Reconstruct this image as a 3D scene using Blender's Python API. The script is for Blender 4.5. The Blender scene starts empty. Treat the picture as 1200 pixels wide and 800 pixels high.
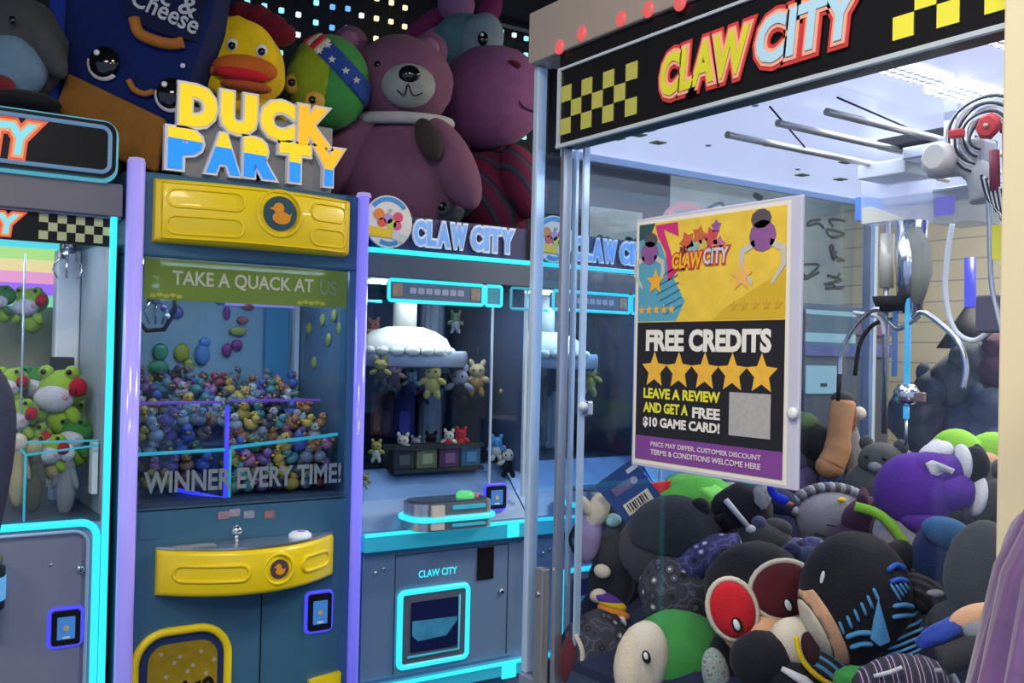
import bpy, bmesh, math, random
from mathutils import Vector, Matrix, Euler, noise
random.seed(11)
sc = bpy.context.scene
COL = sc.collection
V = Vector

# ------------------------------------------------------------------ camera
FPX = 1148.0
YAW = math.radians(34.2)
PIT = math.atan(14 / 1148.0)
ROL = math.atan(.0223)
EYE = V((0, 0, 1.5))
F0 = V((math.sin(YAW), math.cos(YAW), 0)); R0 = V((math.cos(YAW), -math.sin(YAW), 0)); UZ = V((0, 0, 1))
FW = F0 * math.cos(PIT) + UZ * math.sin(PIT)
UP = UZ * math.cos(PIT) - F0 * math.sin(PIT)
XR = R0 * math.cos(ROL) + UP * math.sin(ROL)
YU = UP * math.cos(ROL) - R0 * math.sin(ROL)
cam = bpy.data.objects.new('camera', bpy.data.cameras.new('camera'))
COL.objects.link(cam)
cam.matrix_world = Matrix(((XR.x, YU.x, -FW.x, EYE.x), (XR.y, YU.y, -FW.y, EYE.y), (XR.z, YU.z, -FW.z, EYE.z), (0, 0, 0, 1)))
cam.data.sensor_width = 36
cam.data.lens = FPX / 1200 * 36
cam.data.clip_start = .02
sc.camera = cam

def ray(x, y): return FW + XR * ((x - 600) / FPX) - YU * ((y - 400) / FPX)
def atx(x, y, X): d = ray(x, y); return EYE + d * ((X - EYE.x) / d.x)
def aty(x, y, Y): d = ray(x, y); return EYE + d * ((Y - EYE.y) / d.y)
def atz(x, y, z): d = ray(x, y); return EYE + d * ((z - EYE.z) / d.z)

# ------------------------------------------------------------------ world, light, exposure
w = bpy.data.worlds.new('hall_air'); sc.world = w
w.use_nodes = True
w.node_tree.nodes['Background'].inputs[0].default_value = (.42, .56, .86, 1)
w.node_tree.nodes['Background'].inputs[1].default_value = 1.0
sc.view_settings.view_transform = 'Standard'
sc.view_settings.look = 'None'
sc.view_settings.exposure = 0
sc.view_settings.gamma = 1
sc.view_settings.use_curve_mapping = False
try:
    sc.cycles.transparent_max_bounces = 32
    sc.cycles.max_bounces = 8
    sc.cycles.sample_clamp_indirect = 4
except Exception:
    pass
HALL_POWER = 30
MACHINE_POWER = 5

# ------------------------------------------------------------------ materials
MATS = {}
def mat(name, col, rough=.5, metal=0., emit=0., ecol=None, bump=0., bscale=200., var=.08, vscale=12., sheen=0., coat=0., spec=.5):
    if name in MATS: return MATS[name]
    m = bpy.data.materials.new(name); MATS[name] = m
    m.use_nodes = True
    nt = m.node_tree; b = nt.nodes['Principled BSDF']
    b.inputs['Base Color'].default_value = (*col, 1)
    b.inputs['Roughness'].default_value = rough
    b.inputs['Metallic'].default_value = metal
    b.inputs['Specular IOR Level'].default_value = spec
    if sheen: b.inputs['Sheen Weight'].default_value = sheen
    if coat: b.inputs['Coat Weight'].default_value = coat
    if emit:
        b.inputs['Emission Color'].default_value = (*(ecol or col), 1)
        b.inputs['Emission Strength'].default_value = emit
    if var or bump:
        tc = nt.nodes.new('ShaderNodeTexCoord')
        if var:
            n = nt.nodes.new('ShaderNodeTexNoise'); n.inputs['Scale'].default_value = vscale; n.inputs['Detail'].default_value = 4
            nt.links.new(tc.outputs['Object'], n.inputs['Vector'])
            r = nt.nodes.new('ShaderNodeMix'); r.data_type = 'RGBA'
            r.inputs[6].default_value = (*[c * (1 - var) for c in col], 1)
            r.inputs[7].default_value = (*[min(1, c * (1 + var)) for c in col], 1)
            nt.links.new(n.outputs['Fac'], r.inputs[0]); nt.links.new(r.outputs[2], b.inputs['Base Color'])
        if bump:
            n2 = nt.nodes.new('ShaderNodeTexNoise'); n2.inputs['Scale'].default_value = bscale; n2.inputs['Detail'].default_value = 3
            nt.links.new(tc.outputs['Object'], n2.inputs['Vector'])
            bp = nt.nodes.new('ShaderNodeBump'); bp.inputs['Strength'].default_value = bump; bp.inputs['Distance'].default_value = .003
            nt.links.new(n2.outputs['Fac'], bp.inputs['Height']); nt.links.new(bp.outputs['Normal'], b.inputs['Normal'])
    return m
def fab(name, col, var=.22): return mat('fabric_' + name, col, .9, bump=.55, bscale=260, var=var, vscale=26, sheen=.08, spec=.15)
def glow(name, col, s): return mat('glow_' + name, (.02, .02, .02), .4, emit=s, ecol=col, var=0)
def glass(name, tint=(.97, .985, 1), refl=.06, rough=.02):
    if name in MATS: return MATS[name]
    m = bpy.data.materials.new(name); MATS[name] = m; m.use_nodes = True
    nt = m.node_tree; nt.nodes.clear()
    o = nt.nodes.new('ShaderNodeOutputMaterial'); mx = nt.nodes.new('ShaderNodeMixShader')
    t = nt.nodes.new('ShaderNodeBsdfTransparent'); t.inputs[0].default_value = (*tint, 1)
    g = nt.nodes.new('ShaderNodeBsdfGlossy'); g.inputs['Roughness'].default_value = rough
    lw = nt.nodes.new('ShaderNodeLayerWeight'); lw.inputs['Blend'].default_value = .5
    pw_ = nt.nodes.new('ShaderNodeMath'); pw_.operation = 'POWER'; pw_.inputs[1].default_value = 4
    mp = nt.nodes.new('ShaderNodeMath'); mp.operation = 'MULTIPLY_ADD'; mp.inputs[1].default_value = refl * 5; mp.inputs[2].default_value = refl * .3
    nt.links.new(lw.outputs['Facing'], pw_.inputs[0]); nt.links.new(pw_.outputs[0], mp.inputs[0]); nt.links.new(mp.outputs[0], mx.inputs[0])
    nt.links.new(t.outputs[0], mx.inputs[1]); nt.links.new(g.outputs[0], mx.inputs[2]); nt.links.new(mx.outputs[0], o.inputs[0])
    return m
def film(name, col, alpha, rough=.4):
    if name in MATS: return MATS[name]
    m = mat(name, col, rough, var=0)
    m.node_tree.nodes['Principled BSDF'].inputs['Alpha'].default_value = alpha
    return m
def pattern(name, kind, cols, scale, rough=.85):
    """two or three coloured printed cloth: paisley (cells), stripes, plaid, brick, rainbow"""
    if name in MATS: return MATS[name]
    m = mat(name, cols[0], rough, var=0, bump=.4, bscale=300)
    nt = m.node_tree; b = nt.nodes['Principled BSDF']
    tc = nt.nodes.new('ShaderNodeTexCoord')
    cr = nt.nodes.new('ShaderNodeValToRGB'); cr.color_ramp.interpolation = 'CONSTANT'
    el = cr.color_ramp.elements
    if kind == 'paisley':
        t = nt.nodes.new('ShaderNodeTexVoronoi'); t.inputs['Scale'].default_value = scale
        nt.links.new(tc.outputs['Object'], t.inputs['Vector']); fac = t.outputs['Distance']
        stops = [(0, cols[2]), (.16, cols[1]), (.30, cols[3] if len(cols) > 3 else cols[0]), (.38, cols[0]), (.62, cols[1]), (.70, cols[0])]
    else:
        t = nt.nodes.new('ShaderNodeTexWave'); t.inputs['Scale'].default_value = scale
        t.bands_direction = {'x': 'X', 'y': 'Y', 'z': 'Z', 'd': 'DIAGONAL'}[kind]
        nt.links.new(tc.outputs['Object'], t.inputs['Vector']); fac = t.outputs['Fac']
        stops = [(i / len(cols), c) for i, c in enumerate(cols)]
    el[0].position = stops[0][0]; el[0].color = (*stops[0][1], 1)
    el[1].position = stops[1][0]; el[1].color = (*stops[1][1], 1)
    for p, c in stops[2:]:
        e = el.new(p); e.color = (*c, 1)
    nt.links.new(fac, cr.inputs[0]); nt.links.new(cr.outputs[0], b.inputs['Base Color'])
    return m

# ------------------------------------------------------------------ mesh helpers
ORG = {}; SCL = {}
def tag(o, label=None, cat=None, group=None, kind=None):
    if label: o['label'] = label
    if cat: o['category'] = cat
    if group: o['group'] = group
    if kind: o['kind'] = kind
    return o
def T(name, label, cat, loc=(0, 0, 0), group=None, rot=(0, 0, 0), local=False, scale=1.):
    o = bpy.data.objects.new(name, None); COL.objects.link(o)
    o.empty_display_size = .05
    o.location = loc; o.rotation_euler = rot
    ORG[o.name] = V((0, 0, 0)) if local else V(loc); SCL[o.name] = scale
    return tag(o, label, cat, group)
def P(name, parent, m, *shapes, kind=None, label=None):
    bm = bmesh.new()
    for s in shapes: s(bm)
    me = bpy.data.meshes.new(name)
    k = SCL.get(parent.name, 1.) if parent else 1.
    if parent:
        og = ORG[parent.name]
        for v in bm.verts: v.co = v.co * k - og
    bmesh.ops.recalc_face_normals(bm, faces=bm.faces)
    bm.to_mesh(me); bm.free()
    o = bpy.data.objects.new(name, me); COL.objects.link(o)
    for mm in (m if isinstance(m, (list, tuple)) else [m]): me.materials.append(mm)
    if parent:
        o.parent = parent; ORG[o.name] = ORG[parent.name]; SCL[o.name] = k
    else:
        ORG[o.name] = V((0, 0, 0)); SCL[o.name] = 1.
    if kind: o['kind'] = kind
    if label: o['label'] = label
    return o
def S(name, m, *shapes):
    return tag(P(name, None, m, *shapes), kind='structure')
def copy_tree(o, parent=None):
    c = o.copy(); COL.objects.link(c); c.parent = parent
    ORG[c.name] = ORG[o.name]; SCL[c.name] = SCL[o.name]
    for ch in list(o.children): copy_tree(ch, c)
    return c

def box(x0, x1, y0, y1, z0, z1, bev=0., rot=None, piv=None):
    def f(bm):
        r = bmesh.ops.create_cube(bm, size=1)
        vs = r['verts']
        for v in vs:
            v.co = V(((x0 + x1) / 2 + v.co.x * abs(x1 - x0), (y0 + y1) / 2 + v.co.y * abs(y1 - y0), (z0 + z1) / 2 + v.co.z * abs(z1 - z0)))
        if bev:
            es = {e for v in vs for e in v.link_edges}
            r = bmesh.ops.bevel(bm, geom=list(es), offset=bev, segments=2, affect='EDGES', profile=.5)
            vs = list({v for fa in r['faces'] for v in fa.verts} | {v for v in vs if v.is_valid})
        if rot is not None:
            pv = V(piv) if piv else V(((x0 + x1) / 2, (y0 + y1) / 2, (z0 + z1) / 2))
            bmesh.ops.rotate(bm, cent=pv, matrix=Euler(rot).to_matrix(), verts=vs)
    return f
def ring(bm, c, u, v, r, seg):
    return [bm.verts.new(c + u * (r * math.cos(2 * math.pi * i / seg)) + v * (r * math.sin(2 * math.pi * i / seg))) for i in range(seg)]
def tube(pts, r, seg=8, closed=False, caps=True):
    """round tube through points; r a number or a list"""
    def f(bm):
        p = [V(q) for q in pts]; n = len(p)
        rr = r if isinstance(r, (list, tuple)) else [r] * n
        rings = []; up = None
        for i in range(n):
            a = p[i - 1] if (i > 0 or closed) else p[i]
            b = p[(i + 1) % n] if (i < n - 1 or closed) else p[i]
            d = (b - a).normalized()
            if up is None: up = V((0, 0, 1)) if abs(d.z) < .9 else V((1, 0, 0))
            u = (up - d * up.dot(d))
            if u.length < 1e-5: u = V((1, .3, .2)) - d * d.dot(V((1, .3, .2)))
            u.normalize(); up = u
            rings.append(ring(bm, p[i], u, d.cross(u), rr[i], seg))
        for i in range(n if closed else n - 1):
            A = rings[i]; B = rings[(i + 1) % n]
            for k in range(seg):
                fa = bm.faces.new((A[k], A[(k + 1) % seg], B[(k + 1) % seg], B[k])); fa.smooth = True
        if caps and not closed:
            bm.faces.new(rings[0]); bm.faces.new(rings[-1])
    return f
def cyl(p0, p1, r, r1=None, seg=20): return tube([p0, p1], [r, r if r1 is None else r1], seg)
def lathe(prof, c=(0, 0, 0), seg=24, axis='z', wob=None):
    """profile of (radius, height) turned about an axis through c"""
    def f(bm):
        c_ = V(c); rows = []
        for (r, h) in prof:
            row = []
            for i in range(seg):
                a = 2 * math.pi * i / seg; q = r * (wob(a, h) if wob else 1)
                x, y = q * math.cos(a), q * math.sin(a)
                row.append(bm.verts.new(c_ + (V((x, y, h)) if axis == 'z' else V((x, -h, y)) if axis == 'y' else V((h, x, y)))))
            rows.append(row)
        for A, B in zip(rows, rows[1:]):
            for k in range(seg):
                fa = bm.faces.new((A[k], A[(k + 1) % seg], B[(k + 1) % seg], B[k])); fa.smooth = True
        for row in (rows[0], rows[-1]):
            if (row[0].co - row[seg // 2].co).length > 1e-6: bm.faces.new(row)
    return f
_SPH = {}
def ell(c, r, rot=(0, 0, 0), sub=3, lump=0., seed=0):
    if not isinstance(r, (tuple, list)): r = (r, r, r)
    def f(bm):
        res = bmesh.ops.create_icosphere(bm, subdivisions=sub, radius=1)
        R = Euler(rot).to_matrix(); c_ = V(c)
        for v in res['verts']:
            k = 1.
            if lump: k += lump * noise.noise(v.co * 2.2 + V((seed * 3.1, seed, 0)))
            v.co = c_ + R @ V((v.co.x * r[0] * k, v.co.y * r[1] * k, v.co.z * r[2] * k))
            for fa in v.link_faces: fa.smooth = True
    return f
def patch(c, r, planes, rot=(0, 0, 0), k=1.03, sub=4, lump=0., seed=0, inset=.94):
    """piece of an ellipsoid's skin cut by planes (normal, offset) of the unit ball, raised by k"""
    if not isinstance(r, (tuple, list)): r = (r, r, r)
    def f(bm):
        b = bmesh.new(); bmesh.ops.create_icosphere(b, subdivisions=sub, radius=1)
        for (n, d) in planes:
            n = V(n).normalized()
            bmesh.ops.bisect_plane(b, geom=b.verts[:] + b.edges[:] + b.faces[:], plane_co=n * d, plane_no=n, clear_inner=True)
        be = [e for e in b.edges if e.is_boundary]
        if be:
            ex = bmesh.ops.extrude_edge_only(b, edges=be)
            for v in [g for g in ex['geom'] if isinstance(g, bmesh.types.BMVert)]: v.co *= inset
        R = Euler(rot).to_matrix(); c_ = V(c); mp = {}
        for v in b.verts:
            kk = k
            if lump: kk *= 1 + lump * noise.noise(v.co.normalized() * 2.2 + V((seed * 3.1, seed, 0)))
            mp[v] = bm.verts.new(c_ + R @ V((v.co.x * r[0] * kk, v.co.y * r[1] * kk, v.co.z * r[2] * kk)))
        for fa in b.faces:
            try: nf = bm.faces.new([mp[v] for v in fa.verts]); nf.smooth = True
            except ValueError: pass
        b.free()
    return f
FR = {'row': (V((1, 0, 0)), V((0, 0, 1)), V((0, -1, 0))),      # facing -Y
      'big': (V((0, -1, 0)), V((0, 0, 1)), V((-1, 0, 0))),     # facing -X
      'cam': (V((1, 0, 0)), V((0, 0, 1)), V((0, -1, 0)))}
def plate(pts, t, o, fr='row', bev=0):
    """flat outline (a, b) in a frame at o, thickness t towards the viewer"""
    def f(bm):
        ux, uy, n = FR[fr] if isinstance(fr, str) else fr
        o_ = V(o)
        lo = [bm.verts.new(o_ + ux * a + uy * b) for a, b in pts]
        hi = [bm.verts.new(o_ + ux * a + uy * b + n * t) for a, b in pts]
        k = len(pts)
        bm.faces.new(lo[::-1]); bm.faces.new(hi)
        for i in range(k): bm.faces.new((lo[i], lo[(i + 1) % k], hi[(i + 1) % k], hi[i]))
    return f
def rrect(x0, y0, x1, y1, r, n=5):
    out = []
    for cx, cy, a0 in ((x1 - r, y1 - r, 0), (x0 + r, y1 - r, 90), (x0 + r, y0 + r, 180), (x1 - r, y0 + r, 270)):
        for i in range(n + 1):
            a = math.radians(a0 + 90 * i / n); out.append((cx + r * math.cos(a), cy + r * math.sin(a)))
    return out
def circ(cx, cy, r, n=28, ry=None): return [(cx + r * math.cos(2 * math.pi * i / n), cy + (ry or r) * math.sin(2 * math.pi * i / n)) for i in range(n)]
def star(cx, cy, r, k=.42, rot=0): return [(cx + (r if i % 2 == 0 else r * k) * math.sin(math.pi * i / 5 + rot), cy + (r if i % 2 == 0 else r * k) * math.cos(math.pi * i / 5 + rot)) for i in range(10)]
def arc(cx, cy, r, a0, a1, wd, n=16, r1=None):
    r1 = r1 or r
    A = [(cx + (r + wd / 2) * math.cos(math.radians(a0 + (a1 - a0) * i / n)), cy + (r1 + wd / 2) * math.sin(math.radians(a0 + (a1 - a0) * i / n))) for i in range(n + 1)]
    B = [(cx + (r - wd / 2) * math.cos(math.radians(a0 + (a1 - a0) * i / n)), cy + (r1 - wd / 2) * math.sin(math.radians(a0 + (a1 - a0) * i / n))) for i in range(n + 1)]
    return A + B[::-1]
def loop3(pts, o, fr='row', off=0.):
    ux, uy, n = FR[fr] if isinstance(fr, str) else fr
    return [V(o) + ux * a + uy * b + n * off for a, b in pts]
_TXC = {}
def glyphs(s, bold, shear, sp):
    key = (s, bold, shear, sp)
    if key not in _TXC:
        cu = bpy.data.curves.new('lettering', 'FONT'); cu.body = s; cu.offset = bold; cu.shear = shear; cu.space_character = sp
        cu.resolution_u = 3; cu.extrude = .5
        ob = bpy.data.objects.new('lettering', cu); COL.objects.link(ob)
        bpy.context.view_layer.update()
        me = bpy.data.meshes.new_from_object(ob.evaluated_get(bpy.context.evaluated_depsgraph_get()))
        bpy.data.objects.remove(ob); bpy.data.curves.remove(cu)
        vs = [v.co.copy() for v in me.vertices]; fs = [tuple(p.vertices) for p in me.polygons]
        bpy.data.meshes.remove(me)
        _TXC[key] = (vs, fs, min(v.x for v in vs), max(v.x for v in vs), min(v.y for v in vs), max(v.y for v in vs))
    return _TXC[key]
def txt(s, o, w=None, h=None, fr='row', ext=.002, bold=.02, shear=0., sp=1., rot=0., bend=None, z=0., ref=None):
    """lettering: baseline-left at o, cap height h, width w; ref = weight whose outline fills w x h (bolder ones grow around it)"""
    def f(bm):
        vs, fs = glyphs(s, bold, shear, sp)[:2]
        x0, x1, y0, y1 = glyphs(s, bold if ref is None else ref, shear, sp)[2:]
        sy = h / (y1 - y0) if h else w / (x1 - x0)
        sx = w / (x1 - x0) if w else sy
        ux, uy, n = FR[fr] if isinstance(fr, str) else fr
        o_ = V(o); cr, sr = math.cos(rot), math.sin(rot); nv = []
        for v in vs:
            a = (v.x - x0) * sx; b = (v.y - y0) * sy
            if bend: b += bend(a)
            a, b = a * cr - b * sr, a * sr + b * cr
            nv.append(bm.verts.new(o_ + ux * a + uy * b + n * (z + (v.z + .5) * ext)))
        for t in fs:
            try: bm.faces.new([nv[i] for i in t])
            except ValueError: pass
    return f
def bowed(x0, x1, z0, z1, y, bulge, th, seg=20, rnd=.0):
    """plate bowed towards -Y, with softly rounded top and bottom"""
    def f(bm):
        rows = []
        prof = [(z0, 0.), (z0 + .006, -th * .8), (z0 + .016, -th), (z1 - .016, -th), (z1 - .006, -th * .8), (z1, 0.)]
        for i in range(seg + 1):
            t = -1 + 2 * i / seg; x = x0 + (x1 - x0) * i / seg
            b = -bulge * (1 - t * t)
            rows.append([bm.verts.new((x, y + b + q, z)) for z, q in prof] + [bm.verts.new((x, y, z1)), bm.verts.new((x, y, z0))])
        for A, B in zip(rows, rows[1:]):
            n = len(A)
            for k in range(n):
                try: fa = bm.faces.new((A[k], A[(k + 1) % n], B[(k + 1) % n], B[k])); fa.smooth = k < 5
                except ValueError: pass
        bm.faces.new(rows[0]); bm.faces.new(rows[-1][::-1])
    return f

# common materials
m_black = mat('black_gloss', (.010, .010, .012), .35, var=.1, spec=.2)
m_matte = mat('black_matte', (.015, .015, .018), .7, var=.2)
m_white = mat('white_plastic', (.75, .77, .80), .35, var=.04)
m_chrome = mat('chrome', (.75, .77, .82), .18, 1, var=.05)
m_alu = mat('brushed_metal', (.55, .58, .64), .32, .9, var=.1)
m_edge = mat('clear_edge', (.55, .70, .88), .15, .3, var=.05)
m_gl = glass('pane_glass')
m_glb = glass('pane_blue_glass', (.86, .93, 1), .07)
m_cyan = glow('cyan_strip', (.03, .80, .92), 1.15)
m_cyan2 = glow('cyan_strip_dim', (.03, .45, .62), .8)
m_blue = glow('blue_strip', (.07, .07, 1.0), 1.0)
m_lav = mat('lavender_tube', (.45, .40, .90), .12, emit=.42, ecol=(.28, .24, 1), var=0, coat=.6)
m_lav2 = mat('blue_tube', (.30, .28, .90), .12, emit=.5, ecol=(.14, .13, 1), var=0, coat=.6)
m_slate = mat('slate_blue_metal', (.155, .25, .43), .38, .25, var=.06)
m_slate_d = mat('slate_blue_dark', (.05, .075, .13), .4, .2, var=.08)
m_grey = mat('grey_violet_metal', (.25, .275, .40), .4, .25, var=.06)
m_teal = mat('teal_blue_metal', (.05, .15, .255), .4, .15, var=.08)
m_teal_l = mat('pale_teal_board', (.24, .37, .45), .6, var=.08)
m_yel = mat('yellow_plastic', (.95, .70, .004), .38, var=.03, coat=.2)
m_gold = mat('gold_film', (.32, .22, .01), .3, var=.4, vscale=40)
m_navy = mat('navy_board', (.014, .020, .12), .5, var=.2)
m_letter_y = mat('letter_yellow', (.95, .68, .02), .4, var=.05, emit=.5, ecol=(.95, .66, .02))
m_letter_o = mat('letter_orange_yellow', (.95, .52, .02), .4, var=.05, emit=.5, ecol=(.95, .5, .02))
m_letter_b = mat('letter_blue', (.02, .28, .90), .4, var=.05, emit=.5, ecol=(.02, .30, .9))
m_letter_w = mat('letter_white', (.85, .87, .92), .4, var=.03)

# ------------------------------------------------------------------ the room
m_floor = mat('speckled_dark_floor', (.06, .065, .085), .35, var=.5, vscale=60)
m_wall = mat('black_painted_wall', (.006, .007, .014), .8, var=.3)
m_ceil = mat('navy_black_ceiling', (.010, .013, .035), .8, var=.3)
m_brick = mat('cream_brick_wall', (.62, .57, .45), .8, var=0)
nt = m_brick.node_tree
bt = nt.nodes.new('ShaderNodeTexBrick'); tcn = nt.nodes.new('ShaderNodeTexCoord'); mpn = nt.nodes.new('ShaderNodeMapping')
mpn.inputs['Rotation'].default_value = (math.radians(90), 0, math.radians(90))
nt.links.new(tcn.outputs['Object'], mpn.inputs['Vector']); nt.links.new(mpn.outputs['Vector'], bt.inputs['Vector'])
bt.inputs['Scale'].default_value = 4.5
bt.inputs['Color1'].default_value = (.62, .57, .44, 1); bt.inputs['Color2'].default_value = (.52, .48, .38, 1); bt.inputs['Mortar'].default_value = (.36, .34, .30, 1)
nt.links.new(bt.outputs['Color'], nt.nodes['Principled BSDF'].inputs['Base Color'])
S('floor', m_floor, box(-2.6, 5, -2.6, 3.85, -.06, 0))
S('ceiling', m_ceil, box(-2.6, 5, -2.6, 3.85, 3.03, 3.1))
S('wall_back', m_wall, box(-2.6, 5, 3.75, 3.85, 0, 3.03))
S('wall_right', m_brick, box(4.9, 5, -2.6, 3.75, 0, 3.03))

# ceiling lamps of the hall, in a grid over the aisle, plus two added to brighten the far wall
m_diff = glow('lamp_diffuser', (1, .93, .82), 2.2)
lamp_no = 0
where = {(0, 0): 'above the aisle in front of the duck machine', (1, 0): 'above the near end of the aisle', (0, 1): 'on the left side of the aisle by the machines', (1, 1): 'on the left side, far from the machines'}
spots = [(X, Y, where[(j, i)]) for i, X in enumerate((.05, -1.45)) for j, Y in enumerate((.75, -1.1))] + [(3.7, 1.7, 'added beyond the tall glass cabinet to brighten the cream wall'), (3.7, -.2, 'added to brighten the cream wall, close to the open hall')]
for X, Y, wh in spots:
    if True:
        t = T('ceiling_lamp', 'square white ceiling lamp ' + wh, 'ceiling lamp', (X, Y, 3.03), 'square lamps over the aisle')
        P('lamp_frame', t, m_white, box(X - .32, X + .32, Y - .32, Y + .32, 3.0, 3.03, .006))
        P('diffuser', t, m_diff, box(X - .29, X + .29, Y - .29, Y + .29, 2.992, 3.0))
        L = bpy.data.lights.new('lamp_light', 'AREA'); L.shape = 'SQUARE'; L.size = .56; L.energy = HALL_POWER * (2.6 if X > 2 else 1); L.color = (1, .90, .74)
        lo = bpy.data.objects.new('lamp_light', L); COL.objects.link(lo); lo.parent = t; lo.location = (0, 0, -.045)

# strings of coloured lights on the back wall
def light_string(px, py0, n, dpy, col, word):
    p0 = aty(px, py0, 3.70)
    t = T('string_light', f'hanging string of tiny {word} on the black wall', 'string light', (p0.x, 3.70, 3.0), 'strings of lights on the back wall')
    P('cable', t, m_matte, cyl((p0.x, 3.715, 3.0), (p0.x, 3.715, p0.z - dpy * .0042 * (n - 1)), .0025, seg=5))
    for k in range(n):
        z = p0.z - dpy * .0040 * k
        P('bulb', t, col, box(p0.x - .010, p0.x + .010, 3.695, 3.71, z - .010, z + .010, .003))
g_aq = glow('aqua_bulb', (.35, .85, .88), 1.2); g_bl = glow('sky_bulb', (.16, .45, .95), 1.2); g_wh = glow('white_bulb', (.85, .92, .95), 1.1); g_wa = glow('warm_bulb', (1, .86, .55), 1.2)
sts = [(64, 8, 3, 23, g_wh, 'white lights beside the grey plush'), (82, 2, 4, 23, g_wh, 'white lights left of the box plush'),
       (290, 3, 3, 20, g_aq, 'aqua lights by the red comb'), (310, 7, 3, 20, g_aq, 'aqua lights second from the comb'),
       (330, 12, 3, 21, g_aq, 'aqua lights over the duck plush'), (350, 17, 3, 20, g_wh, 'white lights left of the green ball plush'),
       (371, 3, 3, 20, g_aq, 'aqua lights above the green ball plush'), (390, 8, 3, 21, g_bl, 'blue lights above the green ball plush'),
       (408, 10, 3, 20, g_bl, 'blue lights above the bear plush left ear'), (424, 18, 3, 20, g_wh, 'white lights left of the warm ones'),
       (442, -2, 4, 21, g_wa, 'warm lights above the bear head, left one'), (459, 3, 4, 20, g_wa, 'warm lights above the bear head, middle one'),
       (475, 9, 2, 20, g_wa, 'warm lights above the bear head, right one'), (574, 33, 6, 20, g_wh, 'white lights beside the big purple plush eye'),
       (588, 37, 6, 19, g_aq, 'pale aqua lights above the purple plush snout'), (603, 41, 6, 19, g_wh, 'white lights second from the tall cabinet corner'),
       (617, 45, 8, 19, g_aq, 'pale aqua lights nearest the cabinet corner')]
for s in sts: light_string(*s)
t = T('wall_batten', 'thin dim light batten along the top of the black wall', 'batten', (2.3, 3.7, 3.0))
P('strip', t, mat('dim_strip', (.2, .22, .25), .5), box(2.2, 2.75, 3.70, 3.72, 2.985, 2.995))

# ------------------------------------------------------------------ claw machine lettering shared by the cabinets
m_lg_y = mat('logo_yellow', (.70, .68, .04), .4, var=.15)
m_lg_b = mat('logo_ice_blue', (.45, .72, .88), .4, var=.05)
m_lg_r = mat('logo_red', (.62, .05, .05), .4, var=.1)
m_lg_p = mat('logo_peach', (.90, .42, .30), .4, var=.05)
m_chk = mat('check_yellow', (.48, .47, .10), .45, var=.12, vscale=60)
m_chk_l = mat('check_bright_yellow', (.85, .80, .06), .4, var=.06)
m_chk_p = mat('check_pale', (.52, .56, .32), .45, var=.12)
def logo(root, o, w, h, fr, lit=0, tilt=0., a=0.):
    """CLAW CITY logo: red outline, peach inner outline, yellow and ice-blue letters"""
    ux, uy, n = FR[fr]; o = V(o)
    mm = [m_lg_r, m_lg_p, m_lg_y, m_lg_b] if not lit else [glow('logo_red_lit', (.95, .12, .04), .8), glow('logo_peach_lit', (1, .42, .18), .8), glow('logo_yellow_lit', (.95, .8, .1), .9), glow('logo_blue_lit', (.25, .82, .95), .9)]
    w1 = w * .50; bend = lambda k: tilt * k
    pc = o + ux * (w * .535) + uy * (tilt * w * .535)
    for nm, m_, bo, z in (('logo_outline', mm[0], .165, .001), ('logo_inner_outline', mm[1], .10, .0025)):
        P(nm, root, m_, txt('CLAW', o, w1, h, fr, .0015, bo, .12, 1.02, z=z, bend=bend, ref=.035), txt('CITY', pc, w * .465, h, fr, .0015, bo, .12, 1.02, z=z, bend=bend, ref=.035), kind='stuff')
    P('logo_word', root, mm[2], txt('CLAW', o, w1, h, fr, .0015, .035, .12, 1.02, z=.0045, bend=bend))
    P('logo_word', root, mm[3], txt('CITY', pc, w * .465, h, fr, .0015, .035, .12, 1.02, z=.0045, bend=bend))
def checks(root, o, cols, rows, s, gap, fr, m_, phase=0):
    ux, uy, n = FR[fr]
    for i in range(cols):
        for j in range(rows):
            if (i + j + phase) % 2 == 0:
                P('check_square', root, m_, plate([(0, 0), (s, 0), (s, s), (0, s)], .0015, V(o) + ux * i * gap + uy * j * gap, fr))
def reader(root, X, Z, wd, h, y):
    """card reader: glowing blue bezel, black body, blue screen"""
    P('reader_bezel', root, m_blue, tube(loop3(rrect(X - wd / 2, Z - h / 2, X + wd / 2, Z + h / 2, .012), (0, y, 0)), .006, 6, True))
    b = P('reader_body', root, m_black, plate(rrect(X - wd / 2 + .004, Z - h / 2 + .004, X + wd / 2 - .004, Z + h / 2 - .004, .008), .012, (0, y, 0)))
    P('reader_screen', b, glow('reader_blue_screen', (.05, .25, .75), .7), plate(rrect(X - wd * .28, Z - h * .3, X + wd * .28, Z + h * .3, .003), .002, (0, y - .012, 0)))
    P('reader_mark', b, mat('reader_gold_mark', (.7, .45, .1), .4), plate(circ(X, Z, wd * .09, 12), .001, (0, y - .014, 0)))
    P('reader_slot', b, m_white, plate(rrect(X - wd * .12, Z - h * .27, X + wd * .12, Z - h * .22, .002), .001, (0, y - .014, 0)))
def lock(root, X, Z, y, r=.008):
    k = P('lock', root, m_chrome, lathe([(r, 0), (r, .006), (r * .8, .008), (.0001, .008)], (X, y, Z), 14, 'y'))
    P('keyhole', k, m_black, box(X - .001, X + .001, y - .0095, y - .007, Z - r * .5, Z + r * .5))

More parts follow.
